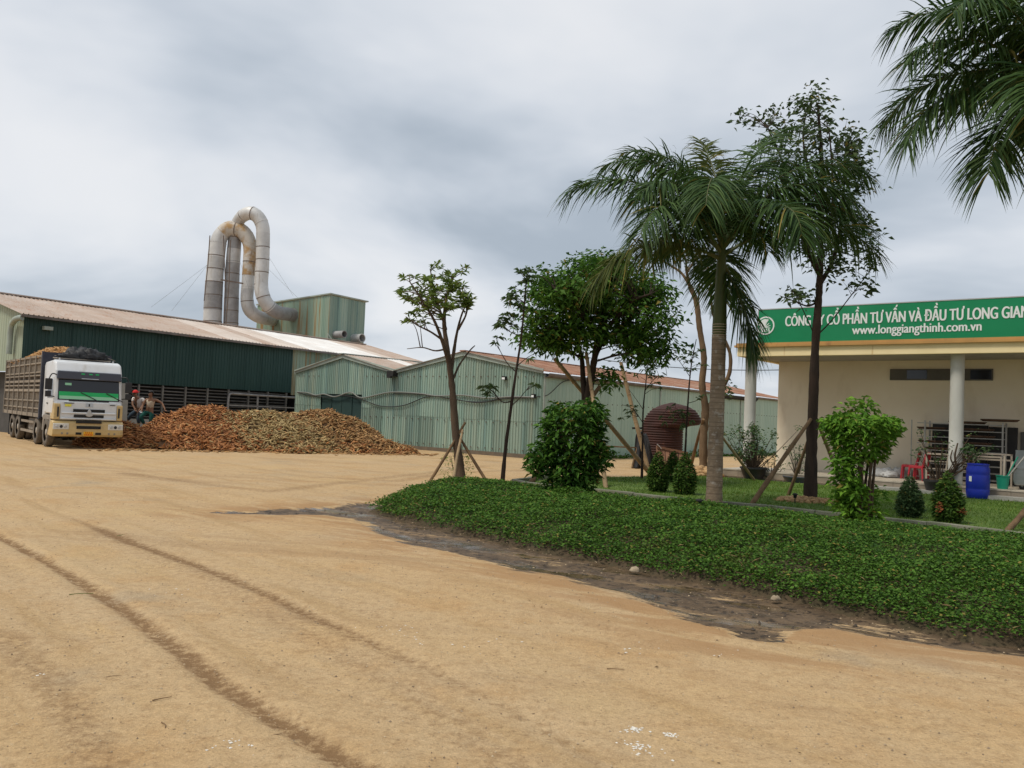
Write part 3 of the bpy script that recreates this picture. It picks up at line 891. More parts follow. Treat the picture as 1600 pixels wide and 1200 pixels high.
for y0 in np.arange(-.25, HY + .2, .97):
    wm = ROOF_TAN if y0 < 8.5 or y0 > 21 else (ROOF_MID if (y0 < 12.4 and rng.random() < .2 + (y0 - 8.5) * .2) or y0 > 19.6 else (ROOF_TAN if y0 < 11.5 else (ROOF_MID if y0 < 13.4 else ROOF_WHITE)))
    jz = rng.uniform(-.01, .012)
    roof_sheet('roof_sheet', wm, hall, (.32, y0, he(y0) - .03 + jz), (.32, y0 + .99, he(y0 + .99) - .03 + jz), (RX, y0, hr(y0) + .06 + jz), (RX, y0 + .99, hr(y0 + .99) + .06 + jz))
    roof_sheet('roof_sheet', ROOF_TAN, hall, (-12.3, y0, he(y0) - .03 + jz), (-12.3, y0 + .99, he(y0 + .99) - .03 + jz), (RX, y0, hr(y0) + .06 + jz), (RX, y0 + .99, hr(y0 + .99) + .06 + jz))
mb = MB(); mb.bar((RX, -.3, hr(0) + .1), (RX, HY + .4, hr(HY) + .1), .5, .06); mb.build('ridge_cap', ROOF_TAN, hall)
mb = MB(); mb.bar((.36, -.25, he(0) - .09), (.36, HY + .3, he(HY) - .09), .08, .10); mb.build('gutter', GUTTER, hall)
mb = MB(); mb.tube(curve_pts([(.34, -.2, HE - .12), (.1, -.3, HE - .15), (-.45, -.22, HE - .25), (-.75, -.2, HE - .5), (-.8, -.2, HE - 1.6)], 5), .12, 8); mb.build('downpipe', TRIM, hall, smooth=True)
mb = MB(); mb.box(.06, .3, .7, 1.05, 4.55, 4.7); mb.build('wall_lamp', TRIM, hall)
# louvres, bay by bay: posts, then single slats
POST = mat('louvre_post', (.20, .19, .17), (.13, .12, .11), scale=3, rough=.7)
SLAT = mat('louvre_slat', (.155, .15, .145), (.10, .097, .095), scale=3, rough=.6, rnd=.2)
mb = MB(); mb.box(-.9, -.7, 0, 13.9, 0, 2.6); mb.box(-.7, .0, 13.75, 13.9, 0, 2.6); mb.build('back_wall', DARKIN, hall)  # near-black wall behind the slats, end piece added to block a bright gap
mb = MB(); mb.box(-.7, .0, 0, 13.4, 0, .9); mb.build('low_wall', CONC, hall)
for y in np.arange(.4, 13.3, 1.16):
    mb = MB(); mb.box(-.06, .05, y - .035, y + .035, .9, 2.5); mb.build('louvre_post', POST, hall)
sm = MB().box(-.05, .01, 0, 1.09, -.018, .018).mesh('louvre_slat')
for y in np.arange(.4, 12.5, 1.16):
    for z in np.arange(1.0, 2.46, .155):
        o = link('louvre_slat', sm, SLAT, hall); o.location = (-.03, y + .035, z); o.rotation_euler = (rng.uniform(-.012, .012), R_(18), 0)
mb = MB(); mb.box(-.1, .16, 4.1, 4.5, 0, 2.5); mb.build('pier', CONC, hall)
RAIL = mat('grey_pipe_rail', (.34, .33, .32), (.24, .22, .21), scale=3, rough=.6)
mb = MB(); mb.tube(curve_pts([(.3, 9.5, .6), (.3, 9.5, 1.5), (.3, 9.52, 2.1), (.3, 9.6, 2.27), (.3, 9.8, 2.3), (.3, 11, 2.28), (.3, 13.7, 2.26)], 5), .055, 8); mb.build('pipe_rail', RAIL, hall, smooth=True)
for y, z in ((11.2, 2.25), (12.0, 1.7)):
    mb = MB(); mb.box(.27, .33, y - .04, y + .04, .5, z); mb.build('pipe_rail_post', RAIL, hall)
mb = MB(); mb.box(.27, .33, 9.5, 13.5, 1.68, 1.74); mb.build('pipe_rail_bar', RAIL, hall)

# ---- flash dryer ducts behind the ridge
duct = empty('dryer_duct', tuple(at(335, 505, 61.2)), 0, 'tall looping weathered steel dryer ducts rising behind the tan roof', 'duct')
DB = np.array(at(335, 505, 61.2))


def duct_run(pts, depth, rads, nsec, mats, seed):
    P = curve_pts([at(x, y, depth + dd) - DB for x, y, dd in pts], 14)
    Ls = np.r_[0, np.cumsum(np.linalg.norm(np.diff(P, axis=0), axis=1))]
    rr = np.interp(np.linspace(0, 1, len(P)), np.linspace(0, 1, len(rads)), rads) * 1.073
    cut = np.linspace(0, Ls[-1], nsec + 1); r0 = np.random.default_rng(seed)
    for i in range(nsec):
        s_ = np.linspace(cut[i] - .06 * (i > 0), cut[i + 1] + .06 * (i < nsec - 1), 6)
        q = np.stack([np.interp(s_, Ls, P[:, j]) for j in range(3)], 1); rq = np.interp(s_, Ls, rr) * (1 + r0.uniform(-.012, .02))
        f = (i + .5) / nsec
        mt = next(m for lim, m in mats if f <= lim)
        mb = MB(); mb.tube(q, rq, 20, cap=(i in (0, nsec - 1))); sec = mb.build('duct_section', mt, duct, smooth=True)
        dq = nrm(q[-1] - q[-2]) * .028
        mb = MB(); mb.tube([q[-1] - dq, q[-1] + dq], rq[-1] * 1.018, 20); mb.build('seam_ring', SEAM if r0.random() < .6 else mt, sec, smooth=False)


duct_run([(331, 545, 0), (332, 500, 0), (334, 452, 0), (337, 412, 0), (340, 385, 0), (344, 370, 0), (354, 359, 0), (367, 357, 0), (380, 363, 0), (389, 377, 0), (391, 392, 0), (389, 420, 0), (387, 450, 0), (386, 468, 0),
          (390, 484, .1), (402, 494, .6), (416, 498, 1.9), (428, 500, 3.9)], 60.6, [.62, .60, .56, .54, .50, .52, .50, .44, .42, .42, .44, .44, .42], 21,
         [(.12, STEEL_DUCT), (.22, DUCT_GREY), (.45, STEEL_DUCT), (.50, DUCT_RUST), (.545, STEEL_DUCT), (.68, DUCT_RUST), (1, STEEL_DUCT)], 3)
duct_run([(360, 545, 1), (361, 500, 1), (363, 430, 1), (366, 385, 1), (368, 365, .9), (372, 347, .6), (380, 337, .3), (392, 333, 0), (403, 339, 0), (410, 353, 0), (411, 372, 0), (410, 415, 0), (408, 445, 0), (411, 463, 0), (419, 477, .2), (434, 488, .9),
          (458, 492, 2.7)], 60.0, [.50, .48, .44, .40, .46, .45, .44, .46, .47, .46], 23, [(.3, DUCT_GREY), (.34, STEEL_DUCT), (.44, DUCT_GREY), (.86, STEEL_DUCT), (1, DUCT_GREY)], 5)
for pts in (((349, 368), (352, 440), (349, 520)), ((360, 375), (358, 440), (352, 520)), ((328, 368), (325, 412), (319, 470))):
    mb = MB(); mb.tube([at(x, y, 59.7) - DB for x, y in pts], .035, 6); mb.build('ladder_rail' if pts[0][0] > 340 else 'guide_rail', SEAM, duct)
mb = MB(); mb.bar(at(345, 437, 59.9) - DB, at(380, 443, 60.0) - DB, .1); mb.build('brace', SEAM, duct)
for (x0, y0, x1, y1) in ((324, 414, 236, 480), (324, 414, 268, 486), (419, 400, 458, 462), (419, 420, 470, 470), (372, 400, 395, 470)):
    mb = MB(); mb.tube([at(x0, y0, 60.1) - DB, at(x1, y1, 58) - DB], .008, 5); mb.build('guy_wire', WIRE, duct)

box = empty('dryer_housing', tuple(at(512, 545, 60.1)), AX, 'square mint green sheet metal housing with rust streaks on the roof', 'housing')
box.scale = (1.073, 1.073, 1.073)
BO = np.array(at(512, 545, 60.1)); ztop = (at(513, 461, 60.1)[2] - BO[2]) / 1.073
for x0 in np.arange(-8.4, 0, .84):
    sheet('wall_sheet', MINT_RUST, box, x0, x0 + .84, -1.5, lambda x: ztop + x * .035, lambda x, y, z: (x, y, z), depth=.025, pitch=.18)
for y0 in np.arange(0, 3.1, .78):
    sheet('wall_sheet', MINT, box, y0, y0 + .78, -1.5, lambda x: ztop - x * .03, lambda x, y, z: (-y, x, z), depth=.025, pitch=.2)
mb = MB(); mb.prism([(-8.45, -.1, ztop - .25), (.12, -.1, ztop + .06), (.12, -.1, ztop + .14), (-8.45, -.1, ztop - .17)], (0, 3.4, -.1)); mb.build('roof', TRIM, box)
for (yy, zz_, r, l) in ((.55, 1.02, .24, 1.0), (2.2, .92, .3, .9)):
    mb = MB(); mb.lathe([(r, 0), (r, l), (r * .86, l), (r * .86, .3)], 18, (0, yy, zz_), 'x', cap=False); v_ = mb.build('vent_pipe', DUCT_GREY if yy < 1 else STEEL_DUCT, box, smooth=True)
    mb = MB(); mb.lathe([(r * .84, .3), (r * .84, .32)], 18, (0, yy, zz_), 'x'); mb.build('vent_throat', DARKIN, v_)
for p0, p1 in (((.35, -.3, -.5), (.3, -.3, 1.0)), ((.3, -.3, 1.0), (1.1, .3, -.3))):
    mb = MB(); mb.bar(p0, p1, .05); mb.build('strut', TRIM, box)

# ================================================================== OFFICE
O0 = np.array([7.98, 27.8, 0])
off = empty('office_building', tuple(O0), AX, 'cream rendered office building with round porch columns and yellow cornice', 'building')
PX1 = 19.0
mb = MB(); mb.box(.07, PX1, 2.25, 8.0, .1, 4.4); mb.build('wall', WALL, off)
mb = MB(); mb.box(-.75, PX1, -.42, 2.24, 0, .15); mb.build('plinth', CONC, off)
# tiled porch: single tiles on the edge and on the floor, a lower step in front
for x0 in np.arange(-.75, PX1 - .5, .6):
    if x0 > 12: break
    mb = MB(); mb.box(x0 + .004, x0 + .596, -.47, .12, .26, .30); mb.build('floor_tile', TILE, off)
    mb = MB(); mb.box(x0 + .004, x0 + .596, -.455, -.425, .06, .258); mb.build('riser_tile', TILE_EDGE, off)
    for k, y0 in enumerate((.124, .83, 1.536)):
        mb = MB(); mb.box(x0 + .004, x0 + .596, y0, y0 + .70, .26, .298); mb.build('floor_tile', TILE, off)
mb = MB(); mb.box(-.74, PX1, -.42, 2.24, .15, .262); mb.build('porch_bed', CONC, off)
mb = MB(); mb.box(3.4, PX1, -.95, -.46, 0, .13); mb.build('step', CONC, off)
for x in (0.0, 6.2, 12.4):
    mb = MB(); mb.lathe([(.2, .30), (.2, .34), (.188, .36), (.186, 2.2), (.183, 4.06)], 28, (x, 0, 0)); mb.build('column', COLUMN, off, smooth=True)
mb = MB(); mb.box(-.28, PX1, -.45, 2.3, 4.07, 4.1); mb.build('porch_ceiling', CEIL, off)
mb = MB(); mb.box(-.30, PX1, -.47, -.25, 4.04, 4.33); mb.box(-.30, -.08, -.25, 8.0, 4.04, 4.33); mb.build('cornice', CORNICE, off)
mb = MB(); mb.box(-.38, PX1, -.55, -.2, 4.332, 4.40); mb.box(-.34, PX1, -.50, -.2, 4.40, 4.47); mb.box(-.38, -.05, -.2, 8.05, 4.332, 4.40); mb.build('moulding', MOULD, off)
mb = MB(); mb.box(-.3, PX1, -.2, 8.0, 4.4, 4.5); mb.build('roof_slab', CONC, off)
# transom window: grey panels and dark panes
for (x0, x1, k) in ((3.80, 4.28, 0), (4.28, 4.95, 1), (4.95, 6.10, 0), (6.10, 6.75, 1)):
    mb = MB(); mb.box(x0, x1, 2.20, 2.27, 3.43, 3.79); w_ = mb.build('window', WINFR, off)
    if k:
        mb = MB(); mb.box(x0 + .04, x1 - .04, 2.185, 2.199, 3.47, 3.75); mb.build('pane', GLASS_D, w_)
mb = MB(); mb.box(7.5, 7.62, 2.2, 2.26, .3, 1.9); mb.build('door_frame', WINFR, off)

# ---- sign board on the cornice
sign = empty('sign_board', tuple(O0 + VV * -.42 + U * .41), AX, 'long green company sign board with white lettering above the porch', 'sign')
SW = 12.2
mb = MB(); mb.box(0, SW, -.06, .02, 4.46, 5.55); mb.build('panel', SIGN_G, sign)
mb = MB(); mb.box(-.02, SW, -.07, .04, 5.55, 5.58); mb.box(-.02, SW, -.07, .04, 4.43, 4.46); mb.box(-.03, -.001, -.07, .04, 4.43, 5.58); mb.build('frame', FRAME_ALU, sign)
for x in np.arange(1.5, SW, 2.0):
    mb = MB(); mb.bar((x, .05, 4.45), (x, .05, 5.5), .05); mb.bar((x, .05, 5.3), (x, 1.2, 4.5), .04); mb.build('stay', FRAME_ALU, sign)


def text_mesh(body, width, cap, bold=.018):
    cu = bpy.data.curves.new('lettering', 'FONT'); cu.body = body; cu.size = 1; cu.extrude = .006; cu.fill_mode = 'BOTH'
    o = bpy.data.objects.new('lettering_curve', cu); COL.objects.link(o)
    dg = bpy.context.evaluated_depsgraph_get(); dg.update()
    me = bpy.data.meshes.new_from_object(o.evaluated_get(dg)); me.name = 'lettering'
    bpy.data.objects.remove(o); bpy.data.curves.remove(cu)
    co = np.zeros(len(me.vertices) * 3, np.float32); me.vertices.foreach_get('co', co); co = co.reshape(-1, 3)
    x0, x1 = co[:, 0].min(), co[:, 0].max()
    out = np.stack([(co[:, 0] - x0) * width / (x1 - x0), -co[:, 2] * cap / .73, co[:, 1] * cap / .73], 1)
    # heavier strokes: the same letters set three times with a hair of offset
    polys = [tuple(p.vertices) for p in me.polygons]; k = len(out); Vv, Pp = [], []
    for i, dx in enumerate((0, -1, 1, -.5, .5)):
        Vv += [(a + dx * bold * cap, b - .0007 * i, c + (.35 * bold * cap if i > 2 else 0)) for a, b, c in out]; Pp += [tuple(q + i * k for q in p) for p in polys]
    bpy.data.meshes.remove(me); me = bpy.data.meshes.new('lettering'); me.from_pydata(Vv, [], Pp)
    return me


full = 'CÔNG TY CỔ PHẦN TƯ VẤN VÀ ĐẦU TƯ LONG GIANG THỊNH'
o = link('lettering', text_mesh(full, 6.55 * 1.20, .34, .034), SIGN_W, sign); o.location = (1.31 - .41, -.068, 4.985)
o = link('lettering', text_mesh('www.longgiangthinh.com.vn', 3.48, .28, .032), SIGN_W, sign); o.location = (3.39 - .41, -.068, 4.665)
cx, cz, rr = .24, 5.03, .30
mb = MB(); ring = [(cx + rr * math.cos(t), -.066, cz + rr * math.sin(t)) for t in np.linspace(0, 2 * math.pi, 40, endpoint=False)]
mb.prism(ring, (0, -.008, 0)); lg = mb.build('emblem', SIGN_W, sign)
circ = lambda r, y, n=40, a0=0.0, a1=2 * math.pi: [(cx + r * math.cos(t), y, cz + r * math.sin(t)) for t in np.linspace(a0, a1, n, endpoint=(a1 - a0 < 6.2))]
mb = MB(); mb.prism(circ(rr * .84, -.0745), (0, -.003, 0)); gd = mb.build('emblem_field', SIGN_G, lg)
mb = MB()
mb.prism(circ(rr * .72, -.078, 24, R_(60), R_(235)) + [(cx - .02, -.078, cz - .02)], (0, -.003, 0))
for ang, l in ((-8, .19), (18, .2), (44, .2), (70, .19)):
    dx, dz = math.cos(R_(ang)), math.sin(R_(ang)); b0 = (cx - .02, cz - .06)
    mb.bar((b0[0], -.0795, b0[1]), (b0[0] + dx * l, -.0795, b0[1] + dz * l), .003, .022, up=(-dz, 0, dx))
for k in range(4):
    x = cx - .13 + k * .075; mb.prism([(x, -.078, cz - .10), (x + .035, -.078, cz - .10), (x + .06, -.078, cz - .21), (x + .02, -.078, cz - .21)], (0, -.003, 0))
mb.build('emblem_plant', SIGN_W, lg)

# ================================================================== TRUCK
TA = R_(-141)
truck = empty('cargo_truck', (-15.3, 29.64, 0), TA, 'white and tan cargo truck with slatted high sides parked beside the root pile', 'truck')
truck.scale = (.9, 1, 1)
T_WHITE = mat('truck_white', (.66, .67, .68), (.60, .60, .59), scale=2, rough=.35, spec=.5, coat=.2, stain=((.42, .37, .30), 1.6, (1, 1, .5), .58, .85))
T_TAN = mat('truck_tan', (.58, .42, .19), (.50, .36, .16), scale=3, rough=.45, spec=.4, stain=((.35, .24, .13), 3, (1, 1, 1), .55, .8))
T_DUST = mat('truck_dusty', (.30, .26, .21), (.22, .19, .16), scale=3, rough=.85)
T_TYRE = mat('dusty_tyre', (.115, .098, .080), (.17, .145, .115), scale=6, rough=.95)
T_RIM = mat('dusty_rim', (.48, .43, .36), (.30, .26, .21), scale=6, rough=.6, metal=.2)
T_NAVY = mat('headboard_navy', (.040, .045, .065), (.055, .058, .075), scale=3, rough=.6)
T_SLAT = mat('dusty_slat', (.30, .25, .19), (.22, .185, .145), scale=4, rough=.8, rnd=.12)
T_VISOR = mat('visor_grey', (.055, .058, .075), rough=.35)
T_SHADE_G = mat('sunshade_green', (.02, .42, .12), rough=.35)
T_SHADE_P = mat('sunshade_pale', (.30, .62, .40), rough=.35)
T_PLATE = mat('plate_yellow', (.80, .45, .02), rough=.5)
T_RED = mat('plate_red', (.55, .06, .02), rough=.5)
T_LAMP = mat('headlamp', (.62, .60, .55), rough=.15, spec=.6)
T_CHROME = mat('dull_chrome', (.50, .50, .50), rough=.3, metal=.7)
T_MIR = mat('mirror_black', (.03, .03, .033), rough=.5)
cw = 1.18
prof = [(-.85, .97), (-.85, 2.86), (-.7, 2.98), (.55, 3.03), (.86, 2.95), (1.02, 2.66), (1.20, 1.66), (1.26, 1.55), (1.28, .97), (.62, .97), (.50, 1.16), (-.42, 1.16), (-.56, .97)]
mb = MB(); mb.prism([(-cw, y, z) for y, z in prof], (2 * cw, 0, 0)); mb.build('cab', T_WHITE, truck, bevel=.07)


def fy(z):
    return np.interp(z, [.97, 1.55, 1.66, 2.66, 2.95], [1.28, 1.26, 1.20, 1.02, .86])


def front_slab(name, mt, x0, x1, z0, z1, d0, d1, parent=truck, bevel=0.0, taper=0.0):
    mb = MB()
    mb.add([(x0, fy(z0) + d0, z0), (x1, fy(z0) + d0, z0), (x1 - taper, fy(z1) + d0, z1), (x0 + taper, fy(z1) + d0, z1),
            (x0, fy(z0) + d1, z0), (x1, fy(z0) + d1, z0), (x1 - taper, fy(z1) + d1, z1), (x0 + taper, fy(z1) + d1, z1)],
           [(0, 1, 2, 3), (7, 6, 5, 4), (0, 4, 5, 1), (1, 5, 6, 2), (2, 6, 7, 3), (3, 7, 4, 0)])
    return mb.build(name, mt, parent, bevel=bevel)


ws = front_slab('windshield', GLASS_D, -1.08, 1.08, 1.655, 2.40, -.02, .012, bevel=.01, taper=.02)
front_slab('sunshade', T_SHADE_G, -1.04, 1.04, 1.72, 1.94, .006, .017, ws)
front_slab('sunshade', T_SHADE_P, -1.02, 1.02, 1.69, 1.80, .007, .0195, ws)
front_slab('sticker', T_SHADE_P, .62, .84, 2.16, 2.24, .012, .017, ws)
vz = front_slab('sun_visor', T_VISOR, -1.14, 1.14, 2.36, 2.64, .02, .12, bevel=.03, taper=.03)
for xx in (.25, -.02, -.25): front_slab('visor_mark', T_SHADE_G, xx - .06, xx + .06, 2.545, 2.585, .12, .126, vz)
front_slab('visor_strip', T_CHROME, -.3, .3, 2.395, 2.415, .12, .126, vz)
front_slab('front_panel', T_WHITE, -.98, .98, .99, 1.60, .0, .045, bevel=.03)
for z0, z1, w_ in ((1.26, 1.36, .55), (1.075, 1.17, .52)):
    front_slab('grille', BLACK, -w_, w_, z0, z1, .04, .056)
for z0 in (1.195, 1.005): front_slab('grille_bar', T_WHITE, -.95, .95, z0, z0 + .055, .044, .085, bevel=.02)
mb = MB(); e_ = [(.0, 1.38), (.055, 1.31), (.07, 1.26), (.13, 1.22), (.13, 1.16), (.08, 1.12), (0, 1.10), (-.08, 1.12), (-.13, 1.16), (-.13, 1.22), (-.07, 1.26), (-.055, 1.31)]
mb.prism([(x, fy(1.2) + .05, z) for x, z in e_], (0, .055, 0)); mb.build('emblem', T_CHROME, truck, bevel=.012)
front_slab('badge_plate', T_CHROME, -.13, .13, 1.44, 1.56, .045, .05)
front_slab('badge_plate_mark', T_MIR, -.02, .03, 1.455, 1.545, .05, .053)
front_slab('badge', T_MIR, .53, .88, 1.545, 1.57, .045, .052)
front_slab('badge', T_MIR, -.92, -.72, 1.515, 1.54, .045, .052)
front_slab('yellow_sticker', mat('sticker_yellow', (.72, .66, .08), rough=.5), .62, .84, 1.44, 1.52, .045, .049)
for s_ in (-1, 1):
    mb = MB(); x0, x1 = sorted((s_ * .99, s_ * 1.20)); mb.prism([(x0, y, z) for y, z in ((.72, .99), (1.31, .99), (1.305, 1.52), (1.1, 1.56), (.78, 1.45))], (x1 - x0, 0, 0)); mb.build('corner_deflector', T_TAN, truck, bevel=.03)
    mb = MB(); mb.box(s_ * 1.06 - .03, s_ * 1.06 + .03, 1.30, 1.325, 1.08, 1.42); mb.build('deflector_slot', T_MIR, truck)
# bumper
mb = MB(); bp = [(.55, .44), (1.34, .42), (1.40, .50), (1.40, .66), (1.36, .90), (1.28, .955), (.95, .955), (.80, .75), (.62, .60)]
mb.prism([(-1.23, y, z) for y, z in bp], (2.46, 0, 0)); bump_ = mb.build('bumper', T_TAN, truck, bevel=.03)
for (x0, x1, z0, z1, mt, nm) in ((-.42, .42, .69, .79, BLACK, 'bumper_grille'), (-.44, .44, .88, .97, BLACK, 'bumper_grille'), (.24, .44, .49, .57, BLACK, 'tow_slot'), (-.44, -.24, .49, .57, BLACK, 'tow_slot')):
    mb = MB(); mb.box(x0, x1, 1.37, 1.412, z0, z1); mb.build(nm, mt, bump_)
for x in (.72, .90, -.72, -.92):
    mb = MB(); mb.lathe([(.04, 1.395), (.035, 1.412)], 12, (x, 0, .53), 'y'); mb.build('fog_lamp', T_DUST, bump_)
mb = MB(); mb.box(-.17, .17, 1.405, 1.418, .45, .60); pl = mb.build('number_plate', T_PLATE, truck)
mb = MB()
for i, x in enumerate((-.10, -.035, .03, .095)): mb.box(x - .02, x + .02, 1.4185, 1.421, .54, .58)
for i, x in enumerate((-.12, -.06, 0, .06, .12)): mb.box(x - .02, x + .02, 1.4185, 1.421, .465, .52)
mb.build('plate_print', T_RED, pl)
for s_ in (-1, 1):
    mb = MB(); x0, x1 = sorted((s_ * .68, s_ * 1.215)); mb.box(x0, x1, 1.33, 1.415, .66, .86); hl = mb.build('headlight', T_LAMP, truck, bevel=.02)
    for k in range(3):
        mb = MB(); mb.lathe([(.058, 1.412), (.045, 1.425), (.02, 1.425)], 12, (s_ * (.80 + k * .14), 0, .76), 'y'); mb.build('lens', T_CHROME if k != 1 else T_MIR, hl)
for x0 in (.05, -.85):
    mb = MB(); mb.tube([(x0 + .2 - .55, fy(1.66) + .03, 1.66), (x0 + .25, fy(1.93) + .03, 1.93)][::1], .016, 5); mb.build('wiper', T_MIR, truck)
mb = MB(); mb.box(-.7, .7, 1.2, 1.235, 1.625, 1.655); mb.build('cowl', T_MIR, truck)
# doors and side windows, mirrors, steps
for s_ in (-1, 1):
    x = s_ * (cw + .001)
    mb = MB(); mb.prism([(x, y, z) for y, z in ((.98, 1.2), (1.08, 1.62), (.92, 2.42), (.02, 2.42), (-.02, 1.2))], (s_ * .02, 0, 0)); dd = mb.build('door', T_WHITE, truck, bevel=.008)
    mb = MB(); mb.prism([(x + s_ * .02, y, z) for y, z in ((.98, 1.70), (.86, 2.34), (.08, 2.34), (.08, 1.70))], (s_ * .006, 0, 0)); mb.build('side_window', GLASS_D, dd)
    mb = MB(); mb.box(min(x + s_ * .02, x + s_ * .05), max(x + s_ * .02, x + s_ * .05), .08, .24, 1.5, 1.54); mb.build('handle', T_MIR, dd)
    mb = MB(); mb.prism([(x, y, z) for y, z in ((.62, .55), (.78, .55), (.78, 1.12), (-.62, 1.12), (-.72, .55), (-.56, .55), (-.44, .95), (.45, .95))], (s_ * -.16, 0, 0)); mb.build('wheel_arch', T_DUST, truck, bevel=.02)
    mb = MB(); mb.tube(curve_pts([(s_ * 1.1, 1.0, 2.5), (s_ * 1.3, 1.16, 2.52), (s_ * 1.40, 1.18, 2.35)], 5), .02, 6); mb.tube([(s_ * 1.15, 1.1, 1.75), (s_ * 1.38, 1.18, 1.78)], .02, 6); ma = mb.build('mirror_arm', T_MIR, truck)
    mb = MB(); mb.box(min(s_ * 1.28, s_ * 1.52), max(s_ * 1.28, s_ * 1.52), 1.12, 1.2, 1.98, 2.36); mb.box(min(s_ * 1.30, s_ * 1.50), max(s_ * 1.30, s_ * 1.50), 1.12, 1.2, 1.74, 1.95); mb.build('mirror', T_MIR, ma, bevel=.02)
    mb = MB(); mb.lathe([(.03, 3.0), (.035, 3.06), (.02, 3.10)], 8, (s_ * .95, .5, 0)); mb.build('marker_lamp', T_CHROME, truck)
# roof rack
mb = MB()
for p, q in (((-.95, -.6, 3.14), (.95, -.6, 3.14)), ((-.95, .15, 3.10), (.95, .15, 3.10)), ((-.95, -.6, 3.14), (-.95, .15, 3.10)), ((.95, -.6, 3.14), (.95, .15, 3.10)), ((0, -.6, 3.14), (0, .15, 3.10))):
    mb.bar(p, q, .035)
for p in ((-.9, -.6), (.9, -.6), (-.9, .15), (.9, .15)): mb.bar((p[0], p[1], 2.97), (p[0], p[1], 3.13), .03)
mb.build('roof_rack', T_DUST, truck)
# chassis
mb = MB(); mb.box(-.42, -.30, -9.1, 1.0, .72, .98); mb.box(.30, .42, -9.1, 1.0, .72, .98)
for y in (-.9, -3.2, -5.0, -8.4): mb.box(-.3, .3, y, y + .12, .76, .94)
mb.build('chassis', T_DUST, truck)
for y in (0, -1.8, -5.8, -7.15):
    mb = MB(); mb.lathe([(.08, -1.0), (.08, 1.0)], 10, (0, y, .5), 'x'); mb.build('axle', T_DUST, truck)
# wheels
ty = MB(); ty.lathe([(.30, -.13), (.42, -.145), (.485, -.12), (.50, -.08), (.50, .08), (.485, .12), (.42, .145), (.30, .13)], 28, (0, 0, 0), 'x', cap=False); tym = ty.mesh('tyre')
ri = MB(); ri.lathe([(.305, -.12), (.29, .05), (.22, .06), (.20, .02), (.12, .03), (.11, .11), (.04, .12)], 20, (0, 0, 0), 'x')
for k in range(10):
    t = 2 * math.pi * k / 10; ri.lathe([(.014, .05), (.014, .075)], 6, (0, .165 * math.cos(t), .165 * math.sin(t)), 'x')
rim_ = ri.mesh('rim')
for s_ in (-1, 1):
    for y in (0, -1.8, -5.8, -7.15):
        for k, dx in enumerate((0,) if y > -3 else (0, -.31)):
            w_ = link('wheel', tym, T_TYRE, truck, smooth=True); w_.location = (s_ * (1.06 + dx), y, .5); w_.rotation_euler = (rng.uniform(0, 6), 0, 0 if s_ > 0 else math.pi)
            if k == 0: link('rim', rim_, T_RIM, w_, smooth=True)
    for (y0, y1) in ((-5.2, -5.1), (-7.9, -7.8)):
        mb = MB(); mb.box(min(s_ * .9, s_ * 1.2), max(s_ * .9, s_ * 1.2), y0, y1, .6, 1.05); mb.build('mud_flap', BLACK, truck)
    mb = MB(); mb.box(min(s_ * .5, s_ * 1.05), max(s_ * .5, s_ * 1.05), -4.1, -2.9, .45, .92); mb.build('fuel_tank', T_DUST, truck, bevel=.05)
    for z in (.42, .78):
        mb = MB(); mb.bar((s_ * 1.14, -5.15, z), (s_ * 1.14, -2.4, z), .05, .09); mb.build('side_guard', T_SLAT, truck)
# cargo body
Y0c, Y1c = -1.05, -9.3
mb = MB(); mb.box(-1.22, 1.22, Y1c, Y0c, 1.0, 1.12); mb.build('cargo_floor', T_DUST, truck)
mb = MB(); mb.box(-1.25, 1.25, Y0c - .02, Y0c + .08, 1.0, 3.34); mb.box(-1.27, -1.19, Y0c - .05, Y0c + .1, .95, 3.36); mb.box(1.19, 1.27, Y0c - .05, Y0c + .1, .95, 3.36); mb.build('headboard', T_NAVY, truck)
LINER = mat('cargo_liner', (.085, .07, .055), (.12, .095, .07), scale=5, rough=.95)
sl_lo = MB().box(-.012, .012, -.035, .035, 0, .74).mesh('side_slat'); sl_hi = MB().box(-.012, .012, -.035, .035, 0, .62).mesh('side_slat')
for s_ in (-1, 1):
    mb = MB(); mb.box(min(s_ * 1.12, s_ * 1.15), max(s_ * 1.12, s_ * 1.15), Y1c, Y0c, 1.12, 3.1); mb.build('cargo_liner', LINER, truck)
    for z, hgt in ((1.06, .14), (1.30, .05), (1.58, .05), (1.96, .10), (2.14, .05), (2.30, .09), (2.50, .05), (2.62, .05), (2.95, .05), (3.20, .07)):
        mb = MB(); mb.bar((s_ * 1.225, Y1c, z), (s_ * 1.225, Y0c, z), .04, hgt); mb.build('side_rail', T_SLAT, truck)
    for y in np.arange(Y0c - .02, Y1c - .1, -1.15):
        mb = MB(); mb.box(min(s_ * 1.2, s_ * 1.27), max(s_ * 1.2, s_ * 1.27), y - .035, y + .035, 1.0, 3.25); mb.build('side_post', T_DUST, truck)
    if s_ > 0:
        for y in np.arange(Y0c - .15, Y1c, -.165):
            o = link('side_slat', sl_lo, T_SLAT, truck); o.location = (1.19, y, 1.15)
            o = link('side_slat', sl_hi, T_SLAT, truck); o.location = (1.19, y, 2.6)
mb = MB(); mb.box(-1.22, 1.22, Y1c - .06, Y1c, 1.1, 3.2); mb.build('tailgate', T_SLAT, truck)


